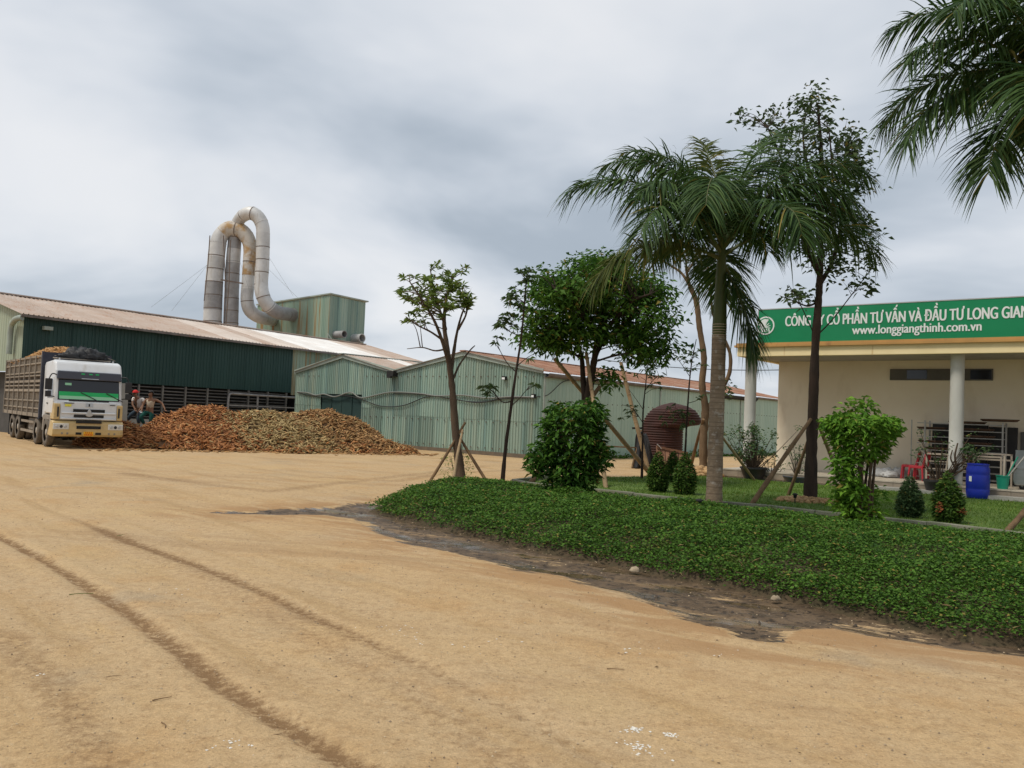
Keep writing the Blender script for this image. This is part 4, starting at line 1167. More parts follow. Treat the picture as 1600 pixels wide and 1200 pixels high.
def lump(name, mt, loc, size, seed, n=24, amp=.25, parent=None, rz=0.0, freq=2.4):
    """crumpled lump with a flat bottom"""
    bm = bmesh.new(); bmesh.ops.create_uvsphere(bm, u_segments=n, v_segments=n // 2, radius=1)
    from mathutils import noise as mn
    for v in bm.verts:
        p = v.co.copy(); k = mn.fractal(p * freq + Vector((seed * 7.1, seed * 3.3, 0)), 1.0, 2.0, 4)
        v.co = p * (1 + amp * k)
        v.co = Vector((v.co.x * size[0], v.co.y * size[1], max(v.co.z, -.25) * size[2]))
    m = bpy.data.meshes.new(name); bm.to_mesh(m); bm.free()
    o = link(name, m, mt, parent, smooth=True); o.location = loc; o.rotation_euler = (0, 0, rz)
    return o


TARP = mat('black_tarpaulin', (.020, .021, .023), (.038, .038, .04), scale=6, rough=.55, bump=.6, bscale=14)
tw = Matrix.Translation((-15.3, 29.64, 0)) @ Matrix.Rotation(TA, 4, 'Z') @ Matrix.Diagonal((.9, 1, 1, 1))
tarp = empty('tarpaulin', tw @ Vector((-.1, -.25, 3.16)), TA, 'crumpled black tarpaulin bundled on the roof of the truck cab', 'tarpaulin')
for k, (x, y, sx, sy, sz_) in enumerate(((.25, 0, .46, .4, .36), (-.2, .05, .5, .42, .33), (-.5, -.05, .3, .3, .16), (.55, -.05, .3, .3, .15), (0, .2, .35, .25, .18))):
    lump('tarpaulin_fold', TARP, (x, y, .03), (sx, sy, sz_), k + 3, 26, .5, tarp, k * .7, 3.2)
for a_, b_ in (((.9, -.4, .05), (.2, 0, .22)), ((-1.0, .1, -.02), (-.3, 0, .24))):
    mb = MB(); mb.tube([a_, b_], .012, 5); mb.build('tie_rope', T_DUST, tarp)


# ================================================================== CASSAVA PILES
def roots(P, D, L, r, bend):
    """bent tapering roots: arrays of centres, directions, lengths, radii, bends"""
    n = len(P); D = nrm(D); S = nrm(np.cross(D, rdir(n))); B = np.cross(D, S)
    ts = np.array([-.5, -.28, .12, .5]); rp = np.array([.35, 1.0, .85, .22])
    V = []
    for t, q in zip(ts, rp):
        c = P + D * (t * L)[:, None] + S * ((t * t - .1) * bend * L)[:, None]
        for k in range(4):
            a = k * math.pi / 2 + .4
            V.append(c + (S * math.cos(a) + B * math.sin(a)) * (r * q)[:, None])
    V = np.stack(V, 1).reshape(-1, 3)
    T = []
    for i in range(3):
        for k in range(4):
            a, b, c, d = i * 4 + k, i * 4 + (k + 1) % 4, (i + 1) * 4 + (k + 1) % 4, (i + 1) * 4 + k
            T += [(a, b, c), (a, c, d)]
    T = (np.arange(n)[:, None, None] * 16 + np.array(T)[None]).reshape(-1, 3)
    return V, T


BUMPS = [(-12.5, 33.9, 3.1, 1.62, 0), (-13.7, 34.6, 2.2, .80, 0), (-14.3, 31.2, 1.7, .92, 0), (-12.4, 32.0, 2.1, .95, 0), (-10.3, 34.6, 3.3, 1.62, 1), (-9.4, 34.0, 3.0, 1.25, 1), (-8.3, 35.8, 3.2, 1.72, 2), (-7.4, 35.6, 2.8, 1.42, 2),
         (-6.0, 34.9, 2.1, .66, 2), (-11.3, 36.0, 3.2, 1.4, 0), (-9.2, 36.6, 3.0, 1.5, 2), (-11.4, 32.6, 2.3, .9, 0)]


def pile_h(X, Y):
    h = np.zeros(np.shape(X)); who = np.zeros(np.shape(X), int)
    wx = X + (fbm(X, Y, .8, 2) - .37) * 1.2; wy = Y + (fbm(X + 40, Y, .8, 2) - .37) * 1.2
    for cx, cy, r, hh, w in BUMPS:
        d = np.hypot(wx - cx, wy - cy) / r
        v = hh * np.clip(1.12 * (1 - d ** 1.25), 0, .98)
        who = np.where(v > h, w, who); h = np.maximum(h, v)
    return .94 * h * (1 + .25 * (fbm(X, Y, 1.4, 3) - .42)), who


px_, py_ = np.meshgrid(np.arange(-16.5, -2.5, .14), np.arange(28, 40.5, .14))
ph, pw = pile_h(px_, py_)
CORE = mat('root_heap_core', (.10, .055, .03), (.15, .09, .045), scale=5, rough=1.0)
RM = [mat('root_red_brown', (.17, .062, .026), (.28, .115, .045), scale=.9, islc=(.52, .235, .085), rough=.85), mat('root_olive', (.17, .115, .05), (.26, .18, .08), scale=.9, islc=(.50, .37, .17), rough=.85), mat('root_brown', (.15, .078, .033), (.25, .135, .058), scale=.9, islc=(.49, .29, .12), rough=.85)]
PL = ['heap of reddish brown cassava roots beside the truck', 'heap of olive yellow cassava roots in the middle of the row', 'heap of brown cassava roots tapering off towards the mint shed']
n = 26000
X = rng.uniform(-16.5, -2.8, n); Y = rng.uniform(28, 38.5, n)
hh, ww = pile_h(X, Y); k = hh > .02; X, Y, hh, ww = X[k], Y[k], hh[k], ww[k]
ww = pile_h(X + rng.normal(0, .45, len(X)), Y + rng.normal(0, .45, len(X)))[1]; ww = np.where((rng.random(len(X)) < .12), rng.integers(0, 3, len(X)), ww)
for w in range(3):
    q = ww == w; m_ = q.sum()
    z = hh[q] + rng.uniform(-.04, .07, m_)
    D = rdir(m_, -.6, .6); L = rng.uniform(.20, .42, m_); r = rng.uniform(.022, .038, m_)
    V, T = roots(np.stack([X[q], Y[q], z], 1), D, L, r, rng.uniform(-.5, .5, m_))
    po = tag(link('cassava_pile', np_mesh('cassava_pile', V, T), RM[w]), PL[w], 'root pile', kind='stuff')
    ok = (ph > .02) & (pw == w)
    ii = np.arange(px_.size).reshape(px_.shape)
    okc = (ok[:-1, :-1]) & (ph[1:, 1:] > .0) & (ph[1:, :-1] > 0) & (ph[:-1, 1:] > 0)
    a, b, c, d = ii[:-1, :-1][okc], ii[:-1, 1:][okc], ii[1:, 1:][okc], ii[1:, :-1][okc]
    T2 = np.concatenate([np.stack([a, b, c], 1), np.stack([a, c, d], 1)]); us = np.unique(T2); rm2 = np.zeros(px_.size, int); rm2[us] = np.arange(len(us))
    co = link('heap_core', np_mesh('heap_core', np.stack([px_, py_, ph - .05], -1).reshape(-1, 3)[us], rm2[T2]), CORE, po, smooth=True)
    co['kind'] = 'stuff'
# loose roots at the foot of the piles
n = 420
X = rng.uniform(-14, -3, n); t = (X + 13.5) / 9.6; Y = 28.7 + t * 5.2 + rng.normal(0, .45, n)
V, T = roots(np.stack([X, Y, np.full(n, .03)], 1), rdir(n, -.1, .1), rng.uniform(.12, .28, n), rng.uniform(.016, .028, n), rng.uniform(-.5, .5, n))
tag(link('scattered_roots', np_mesh('scattered_roots', V, T), RM[2]), 'loose cassava roots scattered along the foot of the heaps', 'roots', kind='stuff')
# load on the truck
n = 3400
x = rng.uniform(-1.15, 1.15, n); y = rng.uniform(-9.2, -1.1, n)
z = 3.08 + .50 * np.exp(-((y + 3.3) / 1.7) ** 2) * (1 - (x / 1.35) ** 2) + .18 * np.exp(-((y + 5.5) / 2) ** 2) * (1 - (x / 1.35) ** 2)
V, T = roots(np.stack([x, y, z + rng.uniform(-.03, .05, n)], 1), rdir(n, -.4, .4), rng.uniform(.2, .36, n), rng.uniform(.022, .036, n), rng.uniform(-.5, .5, n))
LM = mat('root_orange_brown', (.40, .20, .075), None, islc=(.58, .36, .16), rough=.85)
ld = tag(link('cassava_load', np_mesh('cassava_load', V, T), LM), 'orange brown cassava roots heaped on top of the truck', 'root load', kind='stuff')
ld.matrix_world = tw
xx, yy = np.meshgrid(np.linspace(-1.13, 1.13, 12), np.linspace(-9.2, -1.08, 40))
zz = 3.04 + .50 * np.exp(-((yy + 3.3) / 1.7) ** 2) * (1 - (xx / 1.35) ** 2) + .18 * np.exp(-((yy + 5.5) / 2) ** 2) * (1 - (xx / 1.35) ** 2)
ii = np.arange(xx.size).reshape(xx.shape); a, b, c, d = ii[:-1, :-1].ravel(), ii[:-1, 1:].ravel(), ii[1:, 1:].ravel(), ii[1:, :-1].ravel()
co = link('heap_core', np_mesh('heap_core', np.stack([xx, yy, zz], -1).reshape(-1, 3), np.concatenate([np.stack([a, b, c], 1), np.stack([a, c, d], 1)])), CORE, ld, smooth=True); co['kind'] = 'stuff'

# ================================================================== PEOPLE
SKIN = mat('skin_brown', (.28, .15, .09), (.24, .125, .075), scale=5, rough=.6)
SHIRT = mat('tee_white_grey', (.74, .68, .62), (.64, .59, .54), scale=5, rough=.9)
VEST = mat('vest_cream', (.62, .52, .38), (.54, .45, .33), scale=5, rough=.9)
PANT_G = mat('trousers_green', (.012, .095, .075), (.016, .075, .06), scale=5, rough=.9)
PANT_B = mat('trousers_blue', (.05, .075, .10), (.04, .06, .08), scale=5, rough=.9)
CAP = mat('cap_red', (.60, .03, .025), rough=.8)
HAIR = mat('hair_black', (.012, .010, .009), rough=.6)
GLOVE = mat('glove_white', (.65, .65, .64), rough=.9)


def skin_mesh(name, verts, edges_, rad, root=0, sub=1):
    m = bpy.data.meshes.new(name); m.from_pydata([tuple(v) for v in verts], edges_, [])
    o = bpy.data.objects.new(name, m); COL.objects.link(o)
    o.modifiers.new('skin', 'SKIN')
    sv = m.skin_vertices[0].data
    for i, r in enumerate(rad):
        sv[i].radius = (r, r) if np.isscalar(r) else r
        sv[i].use_root = (i == root)
    s_ = o.modifiers.new('sub', 'SUBSURF'); s_.levels = sub; s_.render_levels = sub
    dg = bpy.context.evaluated_depsgraph_get(); dg.update()
    me = bpy.data.meshes.new_from_object(o.evaluated_get(dg)); me.name = name
    bpy.data.objects.remove(o); bpy.data.meshes.remove(m)
    return me


def person(loc, rz, J, label, shirt, sleeve, pants, headgear):
    """J: joint positions in the person's own frame (x to the person's left, -y forward)"""
    root = empty('person', loc, rz, label, 'person')
    j = {k: np.array(v, float) for k, v in J.items()}
    nv, ne, nr = [], [], []

    def add(p, r, par=None):
        nv.append(p); nr.append(r)
        if par is not None: ne.append((par, len(nv) - 1))
        return len(nv) - 1
    pe = add(j['pelvis'], (.135, .10)); ab = add(j['pelvis'] * .6 + j['chest'] * .4, (.125, .095), pe); ch = add(j['chest'], (.15, .11), ab)
    nk = add(j['neck'], .055, ch); fd = nrm(j['face'])
    jw = add(j['head'] - np.array([0, 0, .07]) + fd * .015, (.062, .068), nk); hd = add(j['head'], (.078, .09), jw); tp = add(j['head'] + np.array([0, 0, .085]), (.06, .068), hd)
    for s_ in ('L', 'R'):
        sh = add(j['sh' + s_], .062, ch); el_ = add(j['el' + s_], .043, sh); wr = add(j['wr' + s_], .030, el_)
        hdir = nrm(j['wr' + s_] - j['el' + s_]); pm = add(j['wr' + s_] + hdir * .06, (.036, .018), wr)
        kn = add(j['kn' + s_], .062, add(j['hip' + s_], .088, pe)); an = add(j['an' + s_], .042, kn)
        ff = nrm(np.array([fd[0], fd[1], -.25])); ft = add(j['an' + s_] + ff * .10 - np.array([0, 0, .035]), (.042, .03), an); add(j['an' + s_] + ff * .20 - np.array([0, 0, .05]), (.036, .022), ft)
    body = link('body', skin_mesh('body', nv, ne, nr), SKIN, root, smooth=True)
    for s_ in ('L', 'R'):
        hdir = nrm(j['wr' + s_] - j['el' + s_]); pm = j['wr' + s_] + hdir * .08
        side = nrm(np.cross(hdir, (0, 0, 1.) if abs(hdir[2]) < .9 else (1., 0, 0))); pn = np.cross(side, hdir); mb = MB()
        for k, (o_, l_) in enumerate(((-.030, .062), (-.011, .075), (.010, .080), (.030, .072))):
            b0 = pm + side * o_
            mb.tube([b0, b0 + hdir * l_ * .5 + pn * .006, b0 + hdir * l_ * .85 + pn * .028], [.010, .009, .007], 6)
        mb.tube([pm - hdir * .05 + side * .03, pm - hdir * .01 + side * .06 + pn * .01, pm + hdir * .025 + side * .062 + pn * .025], [.012, .010, .008], 6)
        mb.build('fingers', GLOVE if headgear == 'hair' and s_ == 'R' else SKIN, body, smooth=True)
    # face
    fx = nrm(np.cross(fd, (0, 0, 1.))); hc = j['head']; mb = MB()
    mb.tube([hc + fd * .085 + (0, 0, .01), hc + fd * .11 - (0, 0, .025), hc + fd * .085 - (0, 0, .035)], [.010, .016, .010], 6); mb.build('nose', SKIN, body, smooth=True)
    for s_ in (-1, 1):
        mb = MB(); mb.tube([hc + fx * s_ * .036 + fd * .085 + (0, 0, .012), hc + fx * s_ * .036 + fd * .094 + (0, 0, .012)], .011, 8); mb.build('eye', HAIR, body)
        mb = MB(); mb.tube([hc + fx * s_ * .078 - (0, 0, .03), hc + fx * s_ * .092, hc + fx * s_ * .082 + (0, 0, .03)], .013, 6); mb.build('ear', SKIN, body)
    mb = MB(); mb.tube([hc + fx * .025 + fd * .083 - (0, 0, .06), hc + fd * .092 - (0, 0, .062), hc - fx * .025 + fd * .083 - (0, 0, .06)], .006, 6); mb.build('mouth', mat('lip', (.22, .08, .06), rough=.6), body)
    bm = bmesh.new(); bmesh.ops.create_uvsphere(bm, u_segments=18, v_segments=12, radius=.118)
    bmesh.ops.delete(bm, geom=[v for v in bm.verts if v.co.z < -.01 + (.0 if headgear == 'cap' else -.05) * (1 if (v.co.x * fd[0] + v.co.y * fd[1]) < .02 else -.9)], context='VERTS')
    m = bpy.data.meshes.new('cap'); bm.to_mesh(m); bm.free()
    hg = link('cap' if headgear == 'cap' else 'hair', m, CAP if headgear == 'cap' else HAIR, root, smooth=True); hg.location = tuple(hc + np.array([0, 0, .03]))
    if headgear == 'cap':
        mb = MB(); bd = -fd
        mb.prism([fx * .07 + bd * .09, fx * .05 + bd * .16, bd * .18, -fx * .05 + bd * .16, -fx * .07 + bd * .09], (0, 0, .012)); mb.build('cap_peak', CAP, hg)
    # clothes
    v = [j['pelvis'] + (0, 0, .0), j['pelvis'] * .6 + j['chest'] * .4, j['chest'], j['chest'] * .45 + j['neck'] * .55]; r = [(.15, .118), (.142, .112), (.168, .128), (.085, .08)]; ed = [(0, 1), (1, 2), (2, 3)]
    for s_ in ('L', 'R'):
        v.append(j['sh' + s_]); r.append(.072 if sleeve else .05); ed.append((2, len(v) - 1))
        if sleeve: v.append(j['sh' + s_] * .45 + j['el' + s_] * .55); r.append(.066); ed.append((len(v) - 2, len(v) - 1))
    link('shirt', skin_mesh('shirt', v, ed, r), shirt, root, smooth=True)
    v = [j['pelvis'] + (0, 0, .03), j['pelvis'] - (0, 0, .06)]; r = [(.152, .12), (.145, .118)]; ed = [(0, 1)]
    for s_ in ('L', 'R'):
        b0 = len(v); v += [j['hip' + s_], j['kn' + s_], j['kn' + s_] * .25 + j['an' + s_] * .75]; r += [.108, .085, .074]; ed += [(1, b0), (b0, b0 + 1), (b0 + 1, b0 + 2)]
    link('trousers', skin_mesh('trousers', v, ed, r), pants, root, smooth=True)
    return root


# worker in a vest striding across the heap, arm swung out to the right of the picture
pb = at(232, 671, 33.2)
person(tuple(pb), 0, dict(pelvis=(.0, 0, .76), chest=(.05, -.06, 1.10), neck=(.06, -.09, 1.27), head=(.07, -.13, 1.41), face=(-.35, -.9, -.15),
                          shR=(-.13, -.07, 1.20), elR=(-.22, -.14, .96), wrR=(-.20, -.26, .76), shL=(.24, -.05, 1.20), elL=(.46, .05, 1.06), wrL=(.60, -.02, .86),
                          hipR=(-.09, 0, .70), knR=(-.26, -.20, .50), anR=(-.12, -.05, .12), hipL=(.09, 0, .70), knL=(.10, -.05, .36), anL=(.08, .05, .03)),
       'worker in cream vest and green trousers striding over the root heap', VEST, False, PANT_G, 'hair')
pa = at(215, 668, 34.4)
person(tuple(pa), 0, dict(pelvis=(.02, .05, .74), chest=(-.02, -.08, 1.10), neck=(-.05, -.14, 1.26), head=(-.09, -.19, 1.40), face=(-.75, -.6, -.25),
                          shR=(-.21, -.10, 1.19), elR=(-.17, -.22, .94), wrR=(-.02, -.30, .76), shL=(.20, -.06, 1.19), elL=(.22, -.12, .92), wrL=(.14, -.26, .72),
                          hipR=(-.09, .05, .70), knR=(-.30, -.05, .50), anR=(-.44, .0, .22), hipL=(.09, .05, .68), knL=(.06, -.12, .38), anL=(.05, .02, .05)),
       'worker in red cap and pale tee shirt bending over the root heap', SHIRT, True, PANT_B, 'cap')

# ================================================================== TREES
def tree(name, label, Y, limbs, crowns, leafm, bark, style='clump', k=20, L=(.1, .15), wr=.4, spread=.25, droop=.1, twig=.012, group=None, bendy=.15, seed=1, nside=8):
    """limbs: [(pixel path [(px, py, dy)], r0, r1)]; crowns: [(px, py, rx, ry, depth, n)] where twig ends lie"""
    r0_ = np.random.default_rng(seed)
    base = np.array(at(*limbs[0][0][0][:2], Y)); root = empty(name, tuple(base), 0, label, 'tree', group)
    samp = []
    for i, (pts, ra, rb) in enumerate(limbs):
        P = curve_pts([at(x, y, Y + dy) - base for x, y, dy in pts], 7)
        rr = np.linspace(0, 1, len(P)); rad = ra + (rb - ra) * rr
        if i == 0:
            rad = rad * (1 + .35 * np.exp(-rr * 14)); P[0][2] -= .1
        rad = rad * (1 + .06 * r0_.standard_normal(len(P)))
        mb = MB(); mb.tube(P, list(rad), nside); mb.build('trunk' if i == 0 else 'limb', bark, root, smooth=True)
        samp.append(P[(3 if i else len(P) // 2):])
    samp = np.concatenate(samp)
    tw_ = MB(); LP, LD, LN, LL = [], [], [], []
    for (cx, cy, rx, ry, dep, n) in crowns:
        for _ in range(n):
            while True:
                a, b, c = r0_.uniform(-1, 1, 3)
                if a * a + b * b + c * c < 1: break
            e_ = at(cx + rx * a, cy + ry * b, Y + dep * c) - base
            d = np.linalg.norm(samp - e_, axis=1) + np.maximum(samp[:, 2] - e_[2] + .15, 0) * 1.2
            s_ = samp[np.argmin(d)]
            mid = (s_ + e_) / 2 + np.array([0, 0, .12]) * np.linalg.norm(e_ - s_) * .5 + r0_.normal(0, bendy * .35, 3) * np.linalg.norm(e_ - s_)
            P = curve_pts([s_, mid, e_], 4); ln = np.linalg.norm(e_ - s_)
            tw_.tube(P, [twig * (.8 + .9 * ln), twig * .4], 5, cap=False)
            dr = nrm(P[-1] - P[-2])
            if style == 'whorl':
                q = rdir(k, -.5, .6) * 1.0 + dr * .5; p = np.repeat(e_[None], k, 0) - dr * r0_.uniform(0, spread, k)[:, None]
                nn = rdir(k, .3, 1)
            elif style == 'spray':
                t = r0_.uniform(.35, 1.0, k); idx = t * (len(P) - 1); p = np.stack([np.interp(idx, np.arange(len(P)), P[:, j]) for j in range(3)], 1) + r0_.normal(0, spread * .35, (k, 3))
                q = rdir(k, -.7, .4) + dr * .6; nn = rdir(k, .1, 1)
            else:
                p = e_ + r0_.normal(0, spread * .55, (k, 3)) * np.array([1, 1, .6]); q = rdir(k, -.8, .25) + nrm(p - e_) * .5; nn = nrm(np.stack([r0_.normal(0, .5, k), r0_.normal(0, .5, k), np.ones(k)], 1))
            LP.append(p); LD.append(q); LN.append(nn); LL.append(r0_.uniform(*L, k))
    if tw_.V: tw_.build('twigs', bark, root)['kind'] = 'stuff'
    LP = np.concatenate(LP); LL = np.concatenate(LL)
    V, T = leaves(LP, np.concatenate(LD), np.concatenate(LN), LL, LL * wr, .18, droop)
    link('crown', np_mesh('crown', V, T), leafm, root)
    return root


tree('young_tree', 'young propped tree with bare lower limbs and sparse olive leaf tufts left of the bed', 19.9,
     [([(722, 764, 0), (717, 720, 0), (711, 665, 0), (707, 610, 0), (702, 570, 0), (698, 540, 0), (694, 505, .1), (697, 470, .2), (708, 430, .2)], .112, .028),
      ([(702, 570, 0), (690, 530, -.2), (678, 500, -.5), (660, 470, -.7), (640, 440, -.8)], .05, .014),
      ([(704, 585, 0), (709, 550, .2), (714, 520, .4), (722, 490, .6), (735, 462, .7)], .05, .014),
      ([(697, 515, 0), (686, 480, .3), (678, 450, .5), (672, 420, .6)], .035, .012),
      ([(690, 530, -.2), (672, 518, -.4), (652, 508, -.6), (634, 495, -.8)], .03, .012),
      ([(698, 545, 0), (680, 548, .3), (660, 543, .6), (636, 545, .8)], .025, .008),
      ([(707, 595, 0), (718, 570, .2), (734, 548, .4), (742, 540, .5)], .03, .012),
      ([(716, 515, .4), (728, 492, .2), (732, 470, .1)], .03, .012)],
     [(645, 450, 32, 26, .8, 16), (680, 430, 28, 24, .8, 15), (716, 440, 28, 30, .8, 17), (668, 478, 42, 26, .9, 34), (702, 470, 34, 30, .9, 20), (730, 462, 14, 24, .6, 10), (648, 502, 22, 8, .5, 6), (690, 450, 40, 30, .9, 16)],
     LEAF_T1, BARK, 'whorl', 12, (.12, .20), .30, .16, .12, .010, seed=11)
tree('sapling', 'thin dark sapling leaning right just beside the propped young tree', 20.5,
     [([(784, 766, 0), (790, 700, 0), (798, 640, 0), (805, 590, 0), (814, 530, 0), (819, 480, 0), (823, 430, 0)], .055, .018),
      ([(800, 627, 0), (785, 628, .1), (768, 610, .2), (752, 602, .2)], .018, .008), ([(805, 580, 0), (793, 568, .2), (780, 545, .3), (775, 528, .3)], .014, .006),
      ([(798, 635, 0), (812, 622, -.2), (830, 600, -.3)], .014, .006), ([(815, 525, 0), (800, 520, .2), (785, 510, .3), (776, 500, .3)], .014, .006), ([(808, 572, 0), (822, 560, .1), (836, 552, .1)], .012, .006)],
     [(805, 470, 20, 22, .4, 12), (822, 428, 18, 12, .4, 9), (795, 500, 18, 14, .4, 9), (765, 606, 14, 7, .2, 4), (774, 530, 8, 6, .2, 2), (835, 600, 8, 6, .2, 2), (780, 505, 10, 10, .2, 3), (830, 560, 8, 6, .2, 1), (760, 615, 8, 8, .2, 2)],
     LEAF_T2, BARK_D, 'whorl', 9, (.14, .22), .24, .08, .45, .008, seed=12, nside=6)
tree('umbrella_tree', 'dense dark green round crowned tree held by crossed poles behind the big bush', 23.4,
     [([(922, 752, 0), (920, 690, 0), (918, 640, 0), (922, 600, 0), (929, 560, 0), (936, 520, 0), (945, 480, 0)], .15, .06),
      ([(915, 650, 0), (911, 590, .2), (908, 555, .3), (896, 520, .6), (880, 480, .8)], .09, .03), ([(930, 555, 0), (945, 530, .2), (975, 505, .5), (1005, 480, .7)], .08, .025),
      ([(935, 530, 0), (915, 500, -.5), (895, 470, -.9), (870, 455, -1.1)], .07, .025), ([(940, 520, 0), (965, 495, -.5), (990, 470, -1.0), (1015, 460, -1.2)], .07, .025),
      ([(908, 560, .3), (885, 545, 0), (860, 530, -.2)], .04, .015), ([(940, 525, .2), (950, 480, .9), (948, 440, 1.2)], .06, .02), ([(980, 505, .4), (1010, 530, .5), (1020, 550, .5)], .03, .012)],
     [(930, 450, 105, 45, 1.9, 120), (880, 480, 62, 48, 1.6, 80), (1000, 490, 62, 55, 1.6, 85), (850, 530, 38, 18, 1.0, 24), (1015, 545, 40, 28, .9, 30), (900, 525, 50, 22, 1.0, 30), (960, 525, 40, 15, 1.0, 14), (945, 590, 15, 15, .5, 6), (940, 415, 50, 16, 1.0, 26)],
     LEAF_T3, BARK_D, 'clump', 30, (.12, .23), .48, .36, .18, .014, seed=13)
tree('tan_barked_tree', 'pruned tan barked tree with few leaves behind the ringed palm', 29.5,
     [([(1099, 745, 0), (1099, 690, 0), (1102, 640, 0), (1097, 600, 0), (1100, 560, 0), (1093, 512, 0), (1088, 472, 0), (1078, 447, 0)], .145, .085),
      ([(1082, 455, 0), (1066, 428, .2), (1046, 414, .4), (1030, 405, .5)], .06, .025), ([(1078, 447, 0), (1073, 425, -.2), (1071, 405, -.3), (1062, 385, -.4)], .06, .025),
      ([(1074, 425, -.2), (1085, 408, 0), (1097, 392, .2), (1105, 375, .3)], .045, .02), ([(1105, 640, 0), (1124, 612, 0), (1139, 585, 0), (1141, 555, 0), (1132, 530, 0), (1114, 490, .2), (1110, 440, .2)], .09, .04),
      ([(1091, 470, 0), (1093, 445, .2), (1092, 428, .2)], .03, .012), ([(1097, 392, .2), (1084, 402, .4), (1100, 415, .5), (1112, 420, .5)], .06, .02)],
     [(1100, 400, 35, 28, 1.0, 20), (1060, 400, 24, 14, .8, 8), (1128, 410, 16, 22, .6, 7), (1135, 600, 14, 8, .4, 2), (1095, 440, 16, 14, .5, 5), (1142, 612, 10, 10, .3, 3)], LEAF_T5, BARK_T, 'spray', 9, (.16, .24), .36, .35, .2, .012, seed=14)
tree('tall_dark_tree', 'tall slender dark trunked tree with airy crown in front of the sign', 20.0,
     [([(1266, 785, 0), (1268, 700, 0), (1271, 620, 0), (1274, 540, 0), (1279, 470, 0), (1281, 430, 0), (1283, 370, 0), (1284, 300, 0), (1283, 230, 0), (1278, 170, 0)], .142, .03),
      ([(1280, 445, 0), (1300, 410, .2), (1312, 360, .4), (1318, 300, .5), (1322, 230, .5)], .06, .015), ([(1281, 430, 0), (1262, 390, -.3), (1245, 330, -.5), (1225, 260, -.6), (1200, 200, -.7)], .07, .015),
      ([(1283, 380, 0), (1300, 330, -.4), (1300, 260, -.7), (1295, 200, -.8)], .05, .012), ([(1283, 320, 0), (1265, 270, .4), (1255, 215, .6), (1262, 160, .6)], .05, .012),
      ([(1280, 470, 0), (1262, 478, .2), (1240, 470, .4), (1218, 462, .5)], .03, .008), ([(1281, 520, 0), (1300, 500, .1), (1335, 455, .2), (1362, 420, .3), (1375, 405, .3)], .02, .006), ([(1312, 370, .4), (1340, 360, .5), (1365, 352, .6)], .025, .008),
      ([(1275, 530, 0), (1262, 500, 0), (1245, 465, .1), (1232, 445, .1)], .018, .006), ([(1318, 320, .4), (1345, 290, .6), (1362, 262, .7)], .025, .008)],
     [(1265, 160, 40, 30, .9, 22), (1230, 215, 65, 38, 1.1, 28), (1290, 230, 52, 55, 1.1, 36), (1325, 250, 30, 60, .8, 34), (1260, 300, 55, 50, 1.1, 44), (1315, 340, 42, 45, 1.0, 38), (1350, 250, 22, 35, .5, 11), (1345, 340, 28, 18, .5, 9), (1240, 460, 34, 12, .5, 13), (1368, 410, 15, 14, .3, 5),
      (1290, 390, 45, 32, .9, 24), (1320, 420, 25, 28, .6, 12), (1370, 358, 16, 10, .3, 4), (1250, 390, 35, 30, .8, 14), (1352, 445, 20, 12, .3, 5), (1338, 225, 32, 45, .7, 16), (1330, 395, 38, 32, .8, 14), (1160, 185, 24, 18, .4, 6), (1345, 300, 36, 30, .7, 14), (1210, 180, 30, 20, .6, 8)],
     LEAF_T5, BARK_D, 'spray', 9, (.12, .20), .46, .28, .25, .006, seed=15)
tree('sapling', 'spindly sapling with drooping leaf tufts in front of the left edge of the rusty hood', 25.0,
     [([(1003, 742, 0), (1004, 690, 0), (1005, 640, 0), (1009, 600, 0), (1012, 570, 0)], .035, .012), ([(1004, 660, 0), (990, 640, .1), (972, 632, .2)], .012, .006), ([(1008, 610, 0), (1025, 590, .1), (1042, 585, .1)], .012, .006), ([(1005, 640, 0), (990, 618, 0), (982, 608, 0)], .01, .005)],
     [(985, 640, 20, 14, .3, 6), (1010, 580, 25, 14, .3, 8), (1030, 600, 18, 12, .3, 5), (1020, 570, 30, 8, .3, 5), (975, 655, 8, 8, .2, 2)], LEAF_T2, BARK_D, 'whorl', 7, (.10, .16), .30, .08, .4, .007, seed=16, nside=6)
tree('sapling', 'spindly sapling with leaf tufts in front of the right edge of the rusty hood', 25.4,
     [([(1068, 735, 0), (1071, 700, 0), (1073, 660, 0), (1077, 600, 0), (1081, 565, 0), (1088, 530, 0)], .04, .012), ([(1073, 650, 0), (1060, 640, .1), (1048, 636, .1)], .012, .006), ([(1079, 590, 0), (1062, 565, .1), (1052, 555, .1)], .012, .006), ([(1075, 630, 0), (1090, 625, .1), (1100, 615, .1)], .012, .006)],
     [(1085, 545, 14, 16, .3, 7), (1065, 560, 18, 12, .3, 7), (1062, 645, 22, 18, .3, 9), (1085, 570, 18, 14, .3, 6), (1072, 660, 15, 15, .3, 5), (1095, 620, 8, 8, .2, 2), (1040, 655, 14, 10, .2, 3)], LEAF_T2, BARK_D, 'whorl', 8, (.11, .17), .32, .09, .35, .007, seed=17, nside=6)


